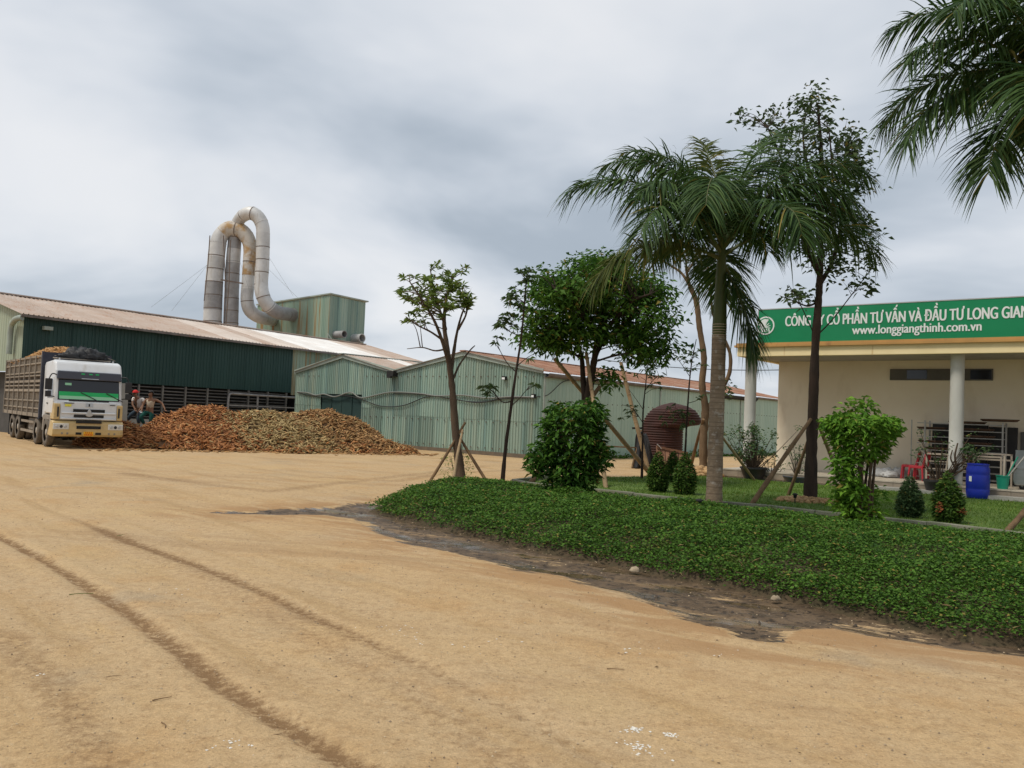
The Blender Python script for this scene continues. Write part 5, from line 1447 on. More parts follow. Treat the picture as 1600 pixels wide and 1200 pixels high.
# ---- support poles
def pole(label, p0, p1, Y0, Y1, r, mt, name='support_pole', ground=True):
    a = np.array(gp(*p0)) if Y0 is None else np.array(at(*p0, Y0)); b = np.array(at(*p1, Y1))
    o = empty(name, tuple(a), 0, label, 'pole', 'props holding up the trees')
    mid = (a + b) / 2 + rng.normal(0, .012, 3); n = 9
    P = curve_pts([a - a - (b - a) * .02, mid - a, b - a], 6)
    rad = np.linspace(r * 1.15, r * .85, len(P)) * (1 + (.05 * rng.standard_normal(len(P))))
    mb = MB(); mb.tube(P, list(rad), 8); sh = mb.build('shaft', mt, o, smooth=True)
    if mt is BAMBOO:
        for t in np.linspace(.08, .95, 8):
            i = t * (len(P) - 1); c = np.array([np.interp(i, np.arange(len(P)), P[:, j]) for j in range(3)]); d = nrm(b - a) * .02
            mb = MB(); mb.tube([c - d, c, c + d], [r * .95, r * 1.2, r * .95], 8, cap=False); mb.build('node_ring', mt, sh, smooth=True)
    return o


pole('dark pole propping the young tree, leaning in from its left', (667, 760), (727, 660), None, 19.95, .035, WOOD_POLE)
pole('pale pole propping the young tree, nearest to the road', (706, 770), (723, 672), None, 19.75, .035, BAMBOO)
pole('dark pole propping the young tree, leaning in from its right', (767, 763), (707, 664), None, 20.1, .035, WOOD_POLE)
pole('thick bamboo pole crossing the umbrella tree from upper left to lower right', (1018, 743), (867, 561), None, 23.2, .065, BAMBOO)
pole('upright pole against the umbrella tree trunk ending behind the big bush', (947, 764), (916, 551), None, 23.1, .055, BAMBOO)
pole('pole propping the umbrella tree with its foot left of the big bush', (827, 758), (937, 604), None, 23.0, .065, WOOD_POLE)
pole('pale forked pole rising behind the saplings to the tan barked tree', (1014, 738), (970, 566), 29.0, 29.3, .07, BAMBOO)
pole('brown pole leaning on the tan barked tree right of the rusty hood', (1078, 735), (1099, 655), None, 29.3, .06, WOOD_POLE)
pole('thin grey pole slanting from the palm trunk down to the big black pot', (1180, 752), (1120, 672), None, 24.5, .04, BAMBOO)
pole('long pole propping the tall dark tree, foot at the kerb', (1174, 789), (1267, 655), None, 19.9, .05, WOOD_POLE)
pole('short steep pole propping the tall dark tree beside its soil ring', (1231, 776), (1264, 684), None, 20.3, .04, WOOD_POLE)
pole('pole propping the tall dark tree on its right, half hidden by the topiary', (1325, 776), (1276, 655), None, 20.1, .05, BAMBOO)
pole('pole on the lawn at the right edge beside the kerb', (1572, 832), (1618, 775), None, 15.6, .05, WOOD_POLE)


# ================================================================== PALMS
def frond(parent, base, az, el, length, droop, matl, seed, lmax=.98, twist=0.0):
    r0_ = np.random.default_rng(seed); n = 40; s_ = np.linspace(0, 1, n)
    th = el - droop * s_ ** 1.5; ds = length / (n - 1)
    hx = np.r_[0, np.cumsum(np.cos(th[:-1]) * ds)]; hz = np.r_[0, np.cumsum(np.sin(th[:-1]) * ds)]
    azs = az + twist * s_; P = np.stack([hx * np.cos(azs), hx * np.sin(azs), hz], 1) + np.array(base)
    mb = MB(); mb.tube(P, [.045, .03, .022, .016, .011, .006], 6); st = mb.build('frond', PALM_STALK, parent, smooth=True)
    m = 130; t = np.repeat(np.linspace(.13, 1.0, m), 2) + r0_.normal(0, .003, 2 * m); t = np.clip(t, 0, 1); sd_ = np.tile([-1, 1], m)
    idx = t * (n - 1); B = np.stack([np.interp(idx, np.arange(n), P[:, j]) for j in range(3)], 1)
    TG = np.gradient(P, axis=0); TG = nrm(TG); TG = nrm(np.stack([np.interp(idx, np.arange(n), TG[:, j]) for j in range(3)], 1))
    side = nrm(np.cross(TG, np.array([0, 0, 1.]))); upv = np.cross(side, TG)
    fwd = .30 + .85 * t ** 2
    D = nrm(side * sd_[:, None] + TG * fwd[:, None] + upv * r0_.uniform(-.4, .85, 2 * m)[:, None])
    Ln = lmax * (np.clip(.45 + 2.2 * (t - .13), 0, 1)) * (1 - .55 * np.clip(t - .55, 0, 1) / .45) * r0_.uniform(.82, 1.12, 2 * m)
    g = r0_.uniform(.28, .95, 2 * m); w = .038 * np.clip(Ln / lmax + .25, 0, 1)
    dn = np.array([0, 0, -1.]); rows = []
    S = nrm(np.cross(D, nrm(upv + r0_.normal(0, .35, (2 * m, 3)))))
    for q, wf in ((0, .35), (.25, 1), (.55, .95), (.8, .55), (1, .05)):
        c = B + D * (Ln * q)[:, None] + dn * (Ln * g * q * q)[:, None]
        rows.append(c + S * (w * wf / 2)[:, None]); rows.append(c - S * (w * wf / 2)[:, None])
    V = np.stack(rows, 1).reshape(-1, 3); T = []
    for i in range(4): T += [(2 * i, 2 * i + 1, 2 * i + 3), (2 * i, 2 * i + 3, 2 * i + 2)]
    T = (np.arange(2 * m)[:, None, None] * 10 + np.array(T)[None]).reshape(-1, 3)
    o = link('leaflets', np_mesh('leaflets', V, T), matl, st); o['kind'] = 'stuff'
    return st


def palm(label, loc, trunk_h, shaft_h, r0, fronds, seed, lean=(0, 0), ropes=True):
    root = empty('palm_tree', loc, 0, label, 'palm tree')
    zs = np.linspace(-.15, trunk_h, 40); pts = np.stack([lean[0] * (zs / trunk_h) ** 2, lean[1] * (zs / trunk_h) ** 2, zs], 1)
    rad = r0 * (1 + .22 * np.exp(-(zs + .1) / .35) - .10 * zs / trunk_h) * (1 + .012 * rng.standard_normal(40))
    mb = MB(); mb.tube(pts, list(rad), 18); tr = mb.build('trunk', PALM_TRUNK, root, smooth=True)
    for z in np.cumsum(rng.uniform(.08, .15, 60)):
        if z > trunk_h - .05: break
        r = float(np.interp(z, zs, rad)); c = (np.interp(z, zs, pts[:, 0]), np.interp(z, zs, pts[:, 1]), z)
        mb = MB(); mb.tube([(c[0], c[1], z - .012), (c[0], c[1], z), (c[0], c[1], z + .012)], [r * .99, r * 1.022, r * .99], 18, cap=False); mb.build('leaf_scar', PALM_SCAR, tr, smooth=True)
    top = pts[-1]; rt = rad[-1]
    sh = [(rt * .97, 0), (rt * 1.02, .15), (rt * .9, shaft_h * .4), (rt * .72, shaft_h * .75), (rt * .55, shaft_h), (.05, shaft_h + .15)]
    mb = MB(); mb.lathe(sh, 18, tuple(top)); mb.build('crownshaft', PALM_SHAFT, root, smooth=True)
    if ropes:
        for z in (-.05, .0, .05, .10, .16, .21):
            zz = top[2] + z; mb = MB(); mb.tube([(top[0], top[1], zz - .008), (top[0], top[1], zz), (top[0], top[1], zz + .008)], [rt * 1.03, rt * 1.06, rt * 1.03], 18, cap=False); mb.build('rope_turn', ROPE, tr)
    crown = top + np.array([0, 0, shaft_h])
    for i, (az, el_, ln, dr, mt, dz) in enumerate(fronds):
        frond(root, crown + np.array([0, 0, -dz]), R_(az), R_(el_), ln, dr, mt, seed * 100 + i, twist=rng.uniform(-.15, .15))
    return root


G, YL = LEAF_PALM, LEAF_PALM_Y
palm('royal palm with smooth ringed grey trunk standing at the back of the bed', tuple(gp(1115, 797)), 3.55, 1.80, .158,
     [(170, 74, 3.5, 1.75, G, .05), (182, 52, 3.8, 1.6, G, .1), (200, 18, 3.1, 1.5, YL, .25), (250, 60, 3.2, 2.4, G, .1), (110, 84, 2.9, .8, YL, 0), (150, 78, 3.4, 1.5, G, 0), (22, 80, 3.9, 1.2, G, 0), (40, 72, 3.8, 1.4, G, 0), (5, 66, 3.8, 1.7, G, 0),
      (8, 50, 3.6, 1.7, G, .05), (356, 38, 3.5, 1.6, G, .2), (336, -62, 2.0, .35, G, .25), (222, 40, 3.2, 1.9, G, .15), (60, 45, 3.0, 1.6, G, .05), (300, 45, 2.8, 2.2, G, .05), (340, 62, 3.1, 2.0, G, 0), (120, 40, 2.9, 1.6, G, .1), (215, 60, 2.9, 2.1, G, 0), (80, 20, 2.7, 1.4, G, .2)], 3)
p2 = at(1646, 118, 14.0)
palm('taller palm at the right edge whose fronds hang into the top corner', (p2[0], p2[1], 0), p2[2] - 1.55, 1.5, .165,
     [(182, 38, 3.0, 1.6, G, .1), (176, 12, 3.0, 1.55, G, .25), (196, -26, 2.3, .9, G, .30), (168, 62, 3.2, 1.8, G, 0), (205, 55, 3.0, 1.9, G, .05), (150, 30, 3.0, 1.6, G, .1), (100, 45, 3.0, 1.5, G, .05), (60, 40, 3.0, 1.6, G, .1), (20, 40, 3.0, 1.7, G, .1), (340, 15, 3.0, 1.6, G, .2),
      (300, 45, 3.0, 1.9, G, .05), (255, 40, 3.0, 2.0, G, .1), (225, 10, 2.8, 1.6, G, .25), (120, 75, 2.6, .9, G, 0), (270, 75, 2.8, 1.5, G, 0), (240, -20, 2.4, 1.1, YL, .35)], 5, ropes=False)


_pr = next(o for o in bpy.data.objects if o.get('label', '').startswith('taller palm'))
n = 260; c = np.array([-.28, -.15, p2[2] - .02]); P = c + rng.normal(0, .05, (n, 3)); D = rdir(n, -1, -.75); L_ = rng.uniform(.3, .75, n)
V, T = leaves(P, D, rdir(n, -.3, .3), L_, .016, .2, .1)
_o = link('dead_flower_stalk', np_mesh('dead_flower_stalk', V, T), mat('dead_strands', (.22, .13, .08), None, islc=(.34, .23, .15), rough=.9), _pr)
_o['label'] = 'dry brown hanging flower strands'

# ================================================================== BUSHES
def bush(name, label, loc, prof, n, L, wr, leafm, cat='bush', group=None, stems=6, stem_h=.8, stem_r=.02, noise_a=.25, seed=1, shell=.5, droop=.2, bark=None, extra=None, whorl=1, sx=1.0):
    """leaves through a lathe-like volume with an uneven surface"""
    r0_ = np.random.default_rng(seed); root = empty(name, loc, 0, label, cat, group)
    zs = np.array([p[0] for p in prof]); rs = np.array([p[1] for p in prof])
    z = r0_.uniform(zs[0], zs[-1], n * 4); R = np.interp(z, zs, rs); k = r0_.random(n * 4) < (R / rs.max()) ** 1.4 + .05; z, R = z[k][:n], R[k][:n]; n = len(z)
    t = r0_.uniform(0, 2 * math.pi, n)
    off = fbm(np.cos(t) * 2.2 + 20 + seed * 3, np.sin(t) * 2.2 + z * 3.0, 1.6, 3) - .42
    R = R * (1 + noise_a * 2.2 * off); rad = R * r0_.random(n) ** (shell * .5)
    top = np.clip((z - zs[-1] + .25) / .25, 0, 1); z = z + top * noise_a * .5 * off
    P = np.stack([rad * np.cos(t) * sx, rad * np.sin(t), z], 1)
    if whorl > 1:
        P = np.repeat(P, whorl, 0) + r0_.normal(0, L[0] * .12, (n * whorl, 3)); t = np.repeat(t, whorl); n = n * whorl
    D = np.stack([np.cos(t), np.sin(t), np.zeros(n)], 1) * .55 + rdir(n, -.7, .6); Nn = nrm(np.stack([np.cos(t) * .4, np.sin(t) * .4, np.ones(n) * .9], 1) + r0_.normal(0, .3, (n, 3)))
    Ls = r0_.uniform(*L, n); V, T = leaves(P, D, Nn, Ls, Ls * wr, .2, droop)
    link('foliage', np_mesh('foliage', V, T), leafm, root)
    for i in range(stems):
        a = 2 * math.pi * i / max(stems, 1) + r0_.uniform(-.3, .3); b0 = rs[0] * .5
        rt_ = float(np.interp(stem_h, zs, rs)) * .6
        mb = MB(); mb.tube(curve_pts([(b0 * math.cos(a), b0 * math.sin(a), -.05), (b0 * 1.1 * math.cos(a + .2), b0 * 1.1 * math.sin(a + .2), stem_h * .5), (rt_ * math.cos(a), rt_ * math.sin(a), stem_h)], 4), [stem_r, stem_r * .6], 7); mb.build('stem', bark or BARK, root, smooth=True)
    if extra:
        for (dx, dy, dz, r, m_, mt) in extra:
            p = np.array([dx, dy, dz]) + rdir(m_) * r * r0_.random((m_, 1)) ** .4; Ls = r0_.uniform(*L, m_)
            V, T = leaves(p, rdir(m_, -.6, .5), nrm(rdir(m_, .2, 1)), Ls, Ls * wr, .2, droop); link('foliage', np_mesh('foliage', V, T), mt or leafm, root)
    return root


bush('clipped_bush', 'big clipped leafy bush, broad and flat topped, left of the ringed palm', tuple(gp(893, 790)), [(.0, .26), (.25, .34), (.6, .44), (1.1, .54), (1.6, .60), (1.92, .58), (2.02, .40)], 3900, (.11, .19), .40, LEAF_B1,
     stems=9, stem_h=1.6, stem_r=.03, noise_a=.36, seed=21, shell=.55, droop=.25, extra=[(-.62, -.1, .95, .33, 330, None), (-.72, -.1, .75, .22, 120, None), (-.35, -.2, .3, .3, 200, None), (.5, -.2, 1.0, .28, 220, None), (.3, 0, 1.9, .3, 160, None)])
bt = bush('topiary_bush', 'bright green mushroom shaped topiary on many bare stems at the bed edge', tuple(gp(1342, 829)), [(1.22, .36), (1.45, .44), (1.68, .54), (1.88, .66), (1.98, .50)], 2000, (.10, .16), .40, LEAF_B2,
          stems=13, stem_h=1.35, stem_r=.032, noise_a=.18, seed=22, shell=.5, droop=.2, bark=BARK,
          extra=[(-.30, -.1, 1.10, .30, 330, None), (-.33, -.18, .82, .24, 170, None), (-.15, -.2, .66, .22, 200, None), (-.1, -.1, .26, .32, 420, None), (.15, 0, .2, .3, 320, None), (-.35, 0, .5, .2, 130, None), (-.36, .1, 1.75, .28, 330, None), (.50, 0, 1.8, .22, 220, None), (.30, .1, .62, .2, 90, None), (-.05, 0, 1.92, .4, 400, None)])
for i, (p, h, r, lab, ex) in enumerate((((1027, 770), .98, .27, 'small cone shaped cypress shrub, left of the group on the lawn', None), ((1051, 754), .88, .25, 'small cone shaped cypress shrub at the back of the lawn group', None),
                                        ((1069, 774), 1.0, .30, 'small bright tipped cypress shrub nearest the palm trunk', None), ((1421, 810), .84, .26, 'dull grey green conical shrub right of the topiary', None),
                                        ((1480, 819), .98, .31, 'conical shrub with orange young leaves near the kerb', [(-.22, -.15, .33, .10, 60, LEAF_RED), (.12, -.24, .28, .10, 50, LEAF_RED)]))):
    bush('cypress_shrub', lab, tuple(gp(*p)), [(0.02, r * .6), (h * .2, r * .88), (h * .5, r * .85), (h * .8, r * .45), (h, .03)], 3400, (.055, .095), .45, LEAF_POT if i == 3 else LEAF_CON, 'shrub', 'small conical shrubs on the lawn', 1, h * .7, .02, .22, 30 + i, .5, .0, extra=ex)
bush('small_shrub', 'small wispy green shrub behind the young tree trunk', tuple(gp(712, 757)), [(.05, .15), (.3, .38), (.6, .40), (.85, .2)], 330, (.05, .10), .3, LEAF_T1, 'shrub', None, 7, .7, .008, .3, 41, .6, .1)

# ---- pots with plants
POT = mat('black_pot', (.026, .024, .026), (.045, .042, .042), scale=4, rough=.5)
POT_B = mat('slate_blue_pot', (.06, .07, .10), (.09, .10, .12), scale=4, rough=.6)
POT_G = mat('grey_pot', (.16, .16, .15), (.11, .115, .10), scale=4, rough=.8)


def pot(name, label, loc, r, h, mt, plant):
    root = empty(name, loc, 0, label, 'potted plant', 'potted plants along the porch')
    mb = MB(); mb.lathe([(r * .62, 0), (r * .80, h * .35), (r * .97, h * .85), (r * 1.04, h * .88), (r * 1.04, h), (r * .93, h), (r * .9, h * .86)], 24, cap=False); mb.lathe([(r * .62, .0), (r * .62, .02)], 24); p = mb.build('pot', mt, root, smooth=True)
    mb = MB(); mb.lathe([(r * .91, h * .85), (r * .91, h * .88)], 20); mb.build('soil', SOIL, p)
    ends, r0_ = plant
    LP, LD, LL = [], [], []; st = MB(); rr = np.random.default_rng(r0_)
    for (x, y, z, n, sp, lf) in ends:
        st.tube(curve_pts([(x * .12, y * .12, h * .8), (x * .55 + rr.normal(0, .03), y * .55, h + z * .45), (x, y, h + z)], 4), [.018, .006], 6)
        LP.append(np.array([x, y, h + z]) + rr.normal(0, sp * .5, (n, 3))); LD.append(rdir(n, -.6, .6)); LL.append(rr.uniform(lf * .7, lf * 1.2, n))
    st.build('stems', BARK, root, smooth=True)
    LP = np.concatenate(LP); LL = np.concatenate(LL); V, T = leaves(LP, np.concatenate(LD), rdir(len(LP), .1, 1), LL, LL * .5, .2, .15); link('foliage', np_mesh('foliage', V, T), LEAF_POT, root)
    return root


rr = np.random.default_rng(77)
e1 = [(rr.normal(0, .38) , rr.normal(0, .3), rr.uniform(.25, 1.35), 18, .15, .10) for _ in range(60)]
pot('potted_plant', 'leafy shrub in the large round black pot beside the far porch column', tuple(gp(1177, 750)), .42, .42, POT, (e1, 1))
e2 = [(rr.normal(0, .25), rr.normal(0, .15), rr.uniform(.15, .65), 8, .12, .09) for _ in range(9)]
pot('potted_plant', 'low sprawling plant in a shallow grey pot at the wall corner', tuple(gp(1206, 751)), .34, .18, POT_G, (e2, 2))
e3 = [(rr.normal(0, .2), rr.normal(0, .12), rr.uniform(.2, 1.0), 10, .12, .09) for _ in range(16)]
pot('potted_plant', 'thin upright plant in a wide slate blue pot beside the tall dark trunk', tuple(gp(1245, 755)), .42, .22, POT_B, (e3, 3))
b4 = gp(1466, 774)
root = pot('potted_plant', 'gnarled bonsai sweeping right out of a round black pot before the near column', tuple(b4), .40, .44, POT,
           ([(.25 + rr.uniform(-.9, .9), rr.normal(0, .2), rr.uniform(.55, 1.35), 9, .14, .10) for _ in range(20)] + [(1.0 + rr.uniform(-.3, .4), rr.normal(0, .15), rr.uniform(.72, .95), 16, .16, .12) for _ in range(8)], 4))
for pts, ra in ((((-.1, 0, .40), (.15, 0, .45), (.35, 0, .58), (.50, .05, .85), (.45, 0, 1.15), (.52, 0, 1.5)), .05), (((-.25, .02, .42), (.0, .03, .46), (.3, .05, .62), (.62, .1, .80), (.75, .1, 1.0), (.62, .1, 1.35)), .045), (((.35, 0, .58), (.4, -.1, .8), (.28, -.1, 1.05), (.32, -.1, 1.3)), .035), (((.5, .05, .85), (.7, 0, .98), (1.0, 0, 1.15)), .03), (((.3, 0, .6), (.6, -.05, .72), (.82, -.05, .95), (.8, 0, 1.2)), .035)):
    mb = MB(); mb.tube(curve_pts(pts, 5), [ra, ra * .4], 8); mb.build('branch', BARK, root, smooth=True)

# ================================================================== PORCH THINGS
def oloc(x, y, z=.30):
    return tuple(O0 + U * x + VV * y + np.array([0, 0, z]))


RED = mat('red_plastic', (.42, .022, .035), (.36, .02, .03), scale=4, rough=.4, spec=.4)


def chair(label, x, y, rz):
    c = empty('plastic_chair', oloc(x, y), AX + rz, label, 'chair', 'red plastic chairs on the porch')
    mb = MB(); mb.prism([(-.20, -.20, .42), (.20, -.22, .42), (.20, .22, .42), (-.20, .20, .42)], (0, 0, .025)); mb.box(.17, .215, -.2, .2, .36, .43); mb.box(-.2, .2, -.215, -.185, .37, .42); mb.box(-.2, .2, .185, .215, .37, .42); mb.build('seat', RED, c, bevel=.01)
    for sx in (-1, 1):
        for sy in (-1, 1):
            mb = MB(); t_ = np.array((sx * .18, sy * .19, .42)); b_ = np.array((sx * .22, sy * .22, 0)); mb.bar(b_, t_, .045, .05); mb.build('leg', RED, c)
    bk = lambda t, y: (-.19 - .10 * t, y * (1 - .08 * t), .43 + .42 * t)
    for y in (-.19, -.11, -.035, .035, .11, .19):
        mb = MB(); mb.bar(bk(0, y), bk(.9, y), .05, .02, up=(0, 1, 0)); mb.build('back_slat', RED, c)
    mb = MB(); mb.tube(curve_pts([bk(.78, -.21), bk(.95, -.17), bk(1.0, 0), bk(.95, .17), bk(.78, .21)], 5), .03, 8); mb.build('top_rail', RED, c, smooth=True)
    return c


chair('red plastic chair standing further back against the porch wall', 4.62, 1.55, R_(180 + 6))
chair('red plastic chair standing nearer the porch edge', 5.0, .98, R_(180 - 8))
# sacks
SACK = mat('white_sack', (.62, .62, .60), (.50, .49, .47), scale=5, rough=.8, bump=.5, bscale=12)
for i, (x, y, s_) in enumerate(((3.75, 1.75, (.45, .26, .22)), (4.25, 1.95, (.38, .24, .26)), (4.05, 1.5, (.3, .2, .14)))):
    tag(lump('woven_sack', SACK, oloc(x, y, .36), s_, i + 11, 30, .32, None, AX + i * .5, 2.6), ['long white plastic sack lying left of the red chairs', 'plump white sack slumped against the porch wall', 'small flat white bag in front of the sacks'][i], 'sack')
# drying rack
ALU = mat('rack_pipe', (.42, .40, .36), (.34, .32, .29), scale=4, rough=.4, metal=.4)
rack = empty('drying_rack', oloc(5.1, 1.25), AX, 'tall pipe rack of many shelves against the porch wall behind the near column', 'rack')
for x in (0, 2.08):
    for y in (0, .62):
        mb = MB(); mb.bar((x, y, 0), (x, y, 1.84), .045); mb.build('post', ALU, rack)
for z in np.arange(.12, 1.84, .205):
    for y in (0, .62):
        mb = MB(); mb.bar((-.22 if y == 0 else 0, y, z), (2.08, y, z), .022); mb.build('shelf_bar', ALU, rack)
mb = MB(); mb.bar((-.45, .3, 0), (-.45, .3, 1.85), .03); mb.build('side_post', ALU, rack)
DBOARD = mat('dark_board', (.035, .033, .032), (.05, .047, .044), scale=3, rough=.8)
bd = empty('board_stack', oloc(5.12, 2.0), AX, 'dark grey boards leaning on the wall behind the rack', 'boards')
for k in range(3):
    mb = MB(); mb.add([(k * .78, -.03, 0), (k * .78 + .76, -.03, 0), (k * .78 + .76, .14, 1.78 - k * .03), (k * .78, .14, 1.78 - k * .03), (k * .78, 0, 0), (k * .78 + .76, 0, 0), (k * .78 + .76, .17, 1.78 - k * .03), (k * .78, .17, 1.78 - k * .03)], [(0, 1, 2, 3), (4, 7, 6, 5), (0, 4, 5, 1), (1, 5, 6, 2), (2, 6, 7, 3), (3, 7, 4, 0)]); mb.build('board', DBOARD, bd)
TRAY = mat('woven_tray', (.075, .042, .028), (.12, .07, .045), scale=9, rough=.9, rnd=.2)
tl = ['flat brown woven tray on the topmost shelf end of the rack', 'brown woven tray on the upper right of the rack', 'brown woven tray on the second shelf right of the column', 'brown woven tray on the third shelf right of the column', 'brown woven tray on the fourth shelf right of the column', 'brown woven tray on the left end of the upper shelf', 'brown woven tray on the left end of the middle shelf', 'brown woven tray on the left end of the lower shelf', 'brown woven tray low on the rack behind the chairs']
for k, (x, z, r) in enumerate(((1.95, 1.86, .5), (1.1, 1.765, .5), (1.35, 1.56, .46), (1.35, 1.355, .48), (1.3, 1.15, .46), (.12, 1.56, .42), (.2, 1.15, .44), (.4, .945, .46), (.35, .74, .44))):
    o = empty('woven_tray', oloc(5.1 + x, 1.25 + .31, .30 + z), AX + rng.uniform(-.2, .2), tl[k], 'tray', 'woven trays on the rack')
    mb = MB(); mb.lathe([(r * .2, .02), (r * .9, .015), (r, .05), (r * 1.03, .07), (r * .98, .075), (r * .88, .03)], 20, cap=False); mb.lathe([(r * .22, .012), (r * .22, .022)], 20); o2 = mb.build('tray', TRAY, o, smooth=True); o2.scale = (1, .72, 1)
    mb = MB(); mb.tube([(r * 1.02 * math.cos(t), r * .735 * math.sin(t), .07) for t in np.linspace(0, 2 * math.pi, 22)], .014, 5); mb.build('rim', TRAY, o)
# low pale frame (bench bars) before the rack
PALEW = mat('pale_frame', (.40, .34, .27), (.32, .27, .21), scale=4, rough=.6)
fr = empty('low_frame', oloc(5.28, .72), AX, 'low pale pipe frame with cross bars standing before the rack', 'frame')
for x in (0, .48, 1.25, 1.95):
    mb = MB(); mb.bar((x, 0, 0), (x + (.12 if x == .48 else 0), 0, .86), .045); mb.build('post', PALEW, fr)
for z in (.84, .62, .40, .2, .05):
    mb = MB(); mb.bar((0, 0, z), (1.95 if z in (.84, .05) else 1.25, 0, z), .05 if z in (.84, .05) else .028); mb.build('bar', PALEW, fr)
for z in (.92, .76):
    mb = MB(); mb.bar((1.2, .2, z), (2.2, .2, z), .045); mb.build('bar', PALEW, fr)
for x in (1.22, 2.18):
    mb = MB(); mb.bar((x, .2, 0), (x, .2, .94), .045); mb.build('post', PALEW, fr)
# blue drum
BLUE = mat('blue_plastic', (.006, .020, .30), (.008, .028, .34), scale=3, rough=.38, spec=.4, stain=((.10, .14, .36), 4, (1, 1, .4), .66, .8))
dp = O0 + U * 6.92 + VV * -.86
drum = empty('plastic_drum', (dp[0], dp[1], .03), AX, 'bright blue plastic drum standing on the lawn before the porch', 'drum')
mb = MB(); mb.lathe([(.25, 0), (.275, .03), (.285, .12), (.290, .24), (.283, .26), (.290, .28), (.292, .62), (.284, .645), (.290, .67), (.285, .80), (.262, .87), (.262, .90), (.272, .905), (.272, .94), (.24, .94), (.235, .92)], 32); mb.build('body', BLUE, drum, smooth=True)
for x in (-.1, .1):
    mb = MB(); mb.lathe([(.035, .92), (.035, .945)], 12, (x, 0, 0)); mb.build('bung', BLUE, drum)
mb = MB(); a0 = R_(-118)
mb.prism([(.2955 * math.cos(a0 + t), .2955 * math.sin(a0 + t), z) for t, z in ((-.13, .46), (.13, .46), (.13, .60), (-.13, .60))], (.003 * math.cos(a0), .003 * math.sin(a0), 0)); mb.build('paper_label', SIGN_W, drum)
# bucket with sticks
TEAL = mat('teal_plastic', (.015, .24, .15), (.02, .27, .17), scale=3, rough=.4)
bk_ = empty('bucket', oloc(7.42, -.25), AX, 'teal green bucket on the porch edge between the blue drum and the trolley', 'bucket')
mb = MB(); mb.lathe([(.13, 0), (.165, .34), (.175, .345), (.175, .37), (.155, .37), (.13, .05)], 20, cap=False); mb.lathe([(.13, 0), (.13, .02)], 20); mb.build('body', TEAL, bk_, smooth=True)
mb = MB(); mb.tube([(.17 * math.cos(t), .05, .33 - .17 * math.sin(t) * .6) for t in np.linspace(0, math.pi, 10)], .006, 5); mb.build('handle', ALU, bk_)
for k, (a_, b_, r_, mt, lab) in enumerate((((7.36, -.28, .36), (8.18, .15, 1.66), .022, ALU, 'long pale pole leaning over the trolley'), ((7.40, -.24, .36), (7.75, -.1, 1.2), .018, TEAL, 'short teal handle standing in the bucket'), ((7.44, -.2, .34), (7.42, 0, 1.2), .03, PALEW, 'pale wooden stick upright in the bucket'), ((7.47, -.24, .34), (7.62, .05, 1.05), .03, PALEW, 'pale wooden stick tilted right in the bucket'))):
    a_ = np.array(oloc(*a_)); b_ = np.array(oloc(*b_)); o = empty('stick', tuple(a_), 0, lab, 'stick')
    mb = MB(); mb.tube([(0, 0, 0), tuple((b_ - a_) * .5 + (0, 0, .01)), tuple(b_ - a_)], r_, 7); mb.build('shaft', mt, o, smooth=True)
    mb = MB(); mb.tube([tuple((b_ - a_) * .97), tuple((b_ - a_) * 1.0)], r_ * 1.15, 7); mb.build('end_cap', mt, o)
# trolley
STEEL = mat('stainless_steel', (.42, .42, .42), (.34, .34, .33), scale=3, stretch=(.3, .3, 6), rough=.28, metal=.85)
STEEL_D = mat('dull_steel', (.20, .22, .22), (.16, .175, .175), scale=2, rough=.5, metal=.4)
tr_ = empty('steel_trolley', oloc(7.62, -.02), AX, 'stainless steel trolley with deep tray at the right end of the porch', 'trolley')
mb = MB(); mb.prism([(0, 0, .25), (.05, 0, .12), (2.3, 0, .12), (2.3, 0, .58), (0, 0, .58)], (0, .7, 0)); mb.build('tray', STEEL, tr_, bevel=.02)
mb = MB(); mb.box(0, 2.3, -.02, .72, .56, .60); mb.build('tray_rim', STEEL, tr_)
mb = MB(); mb.box(.02, 2.28, .30, .34, .6, 1.08); mb.build('back_panel', STEEL_D, tr_)
for x in (.22, 2.0):
    for y in (.1, .6):
        mb = MB(); mb.lathe([(.04, -.02), (.075, -.02), (.075, .02), (.04, .02)], 14, (x, y, .075), 'y'); mb.build('castor', BLACK, tr_)
        mb = MB(); mb.box(x - .03, x + .03, y - .03, y + .03, .08, .14); mb.build('castor_fork', STEEL_D, tr_)

# ================================================================== YARD THINGS BEFORE THE SIDE WALL
RUSTC = mat('rust_red_corrugated', (.058, .022, .017), (.040, .018, .014), scale=2.5, rough=.75, stain=((.12, .045, .027), 3, (1, 1, 1), .58, .75))
hz = 33.5
hood = empty('rusty_hood', tuple(at(1034, 730, hz)), 0, 'rust red ribbed metal hood, rounded on top with a beak to the right', 'metal hood'); HB = np.array(at(1034, 730, hz))
sil_l = [(728, 1002), (700, 1002), (672, 1003), (658, 1006), (648, 1012), (640, 1020), (634, 1032), (630, 1045), (629, 1049)]
sil_r = [(728, 1066), (700, 1066), (668, 1067), (664.5, 1078), (662, 1093), (656, 1097), (648, 1092), (640, 1086), (634, 1074), (630, 1056), (629, 1052)]
ys = np.arange(727, 629, -.42); rows = []
for i, y in enumerate(ys):
    l_ = np.interp(-y, [-a for a, _ in sil_l], [b for _, b in sil_l]); r_ = np.interp(-y, [-a for a, _ in sil_r], [b for _, b in sil_r])
    pl_, pr_ = at(l_, y, hz) - HB, at(r_, y, hz) - HB; c = (pl_ + pr_) / 2; hw = (pr_[0] - pl_[0]) / 2
    rib = 1 + .020 * math.cos(i * 2 * math.pi / 9.0); dep = min(hw, .95) * .9
    rows.append([c + np.array([hw * rib * math.cos(t), dep * rib * math.sin(t), 0]) for t in np.linspace(0, 2 * math.pi, 28, endpoint=False)])
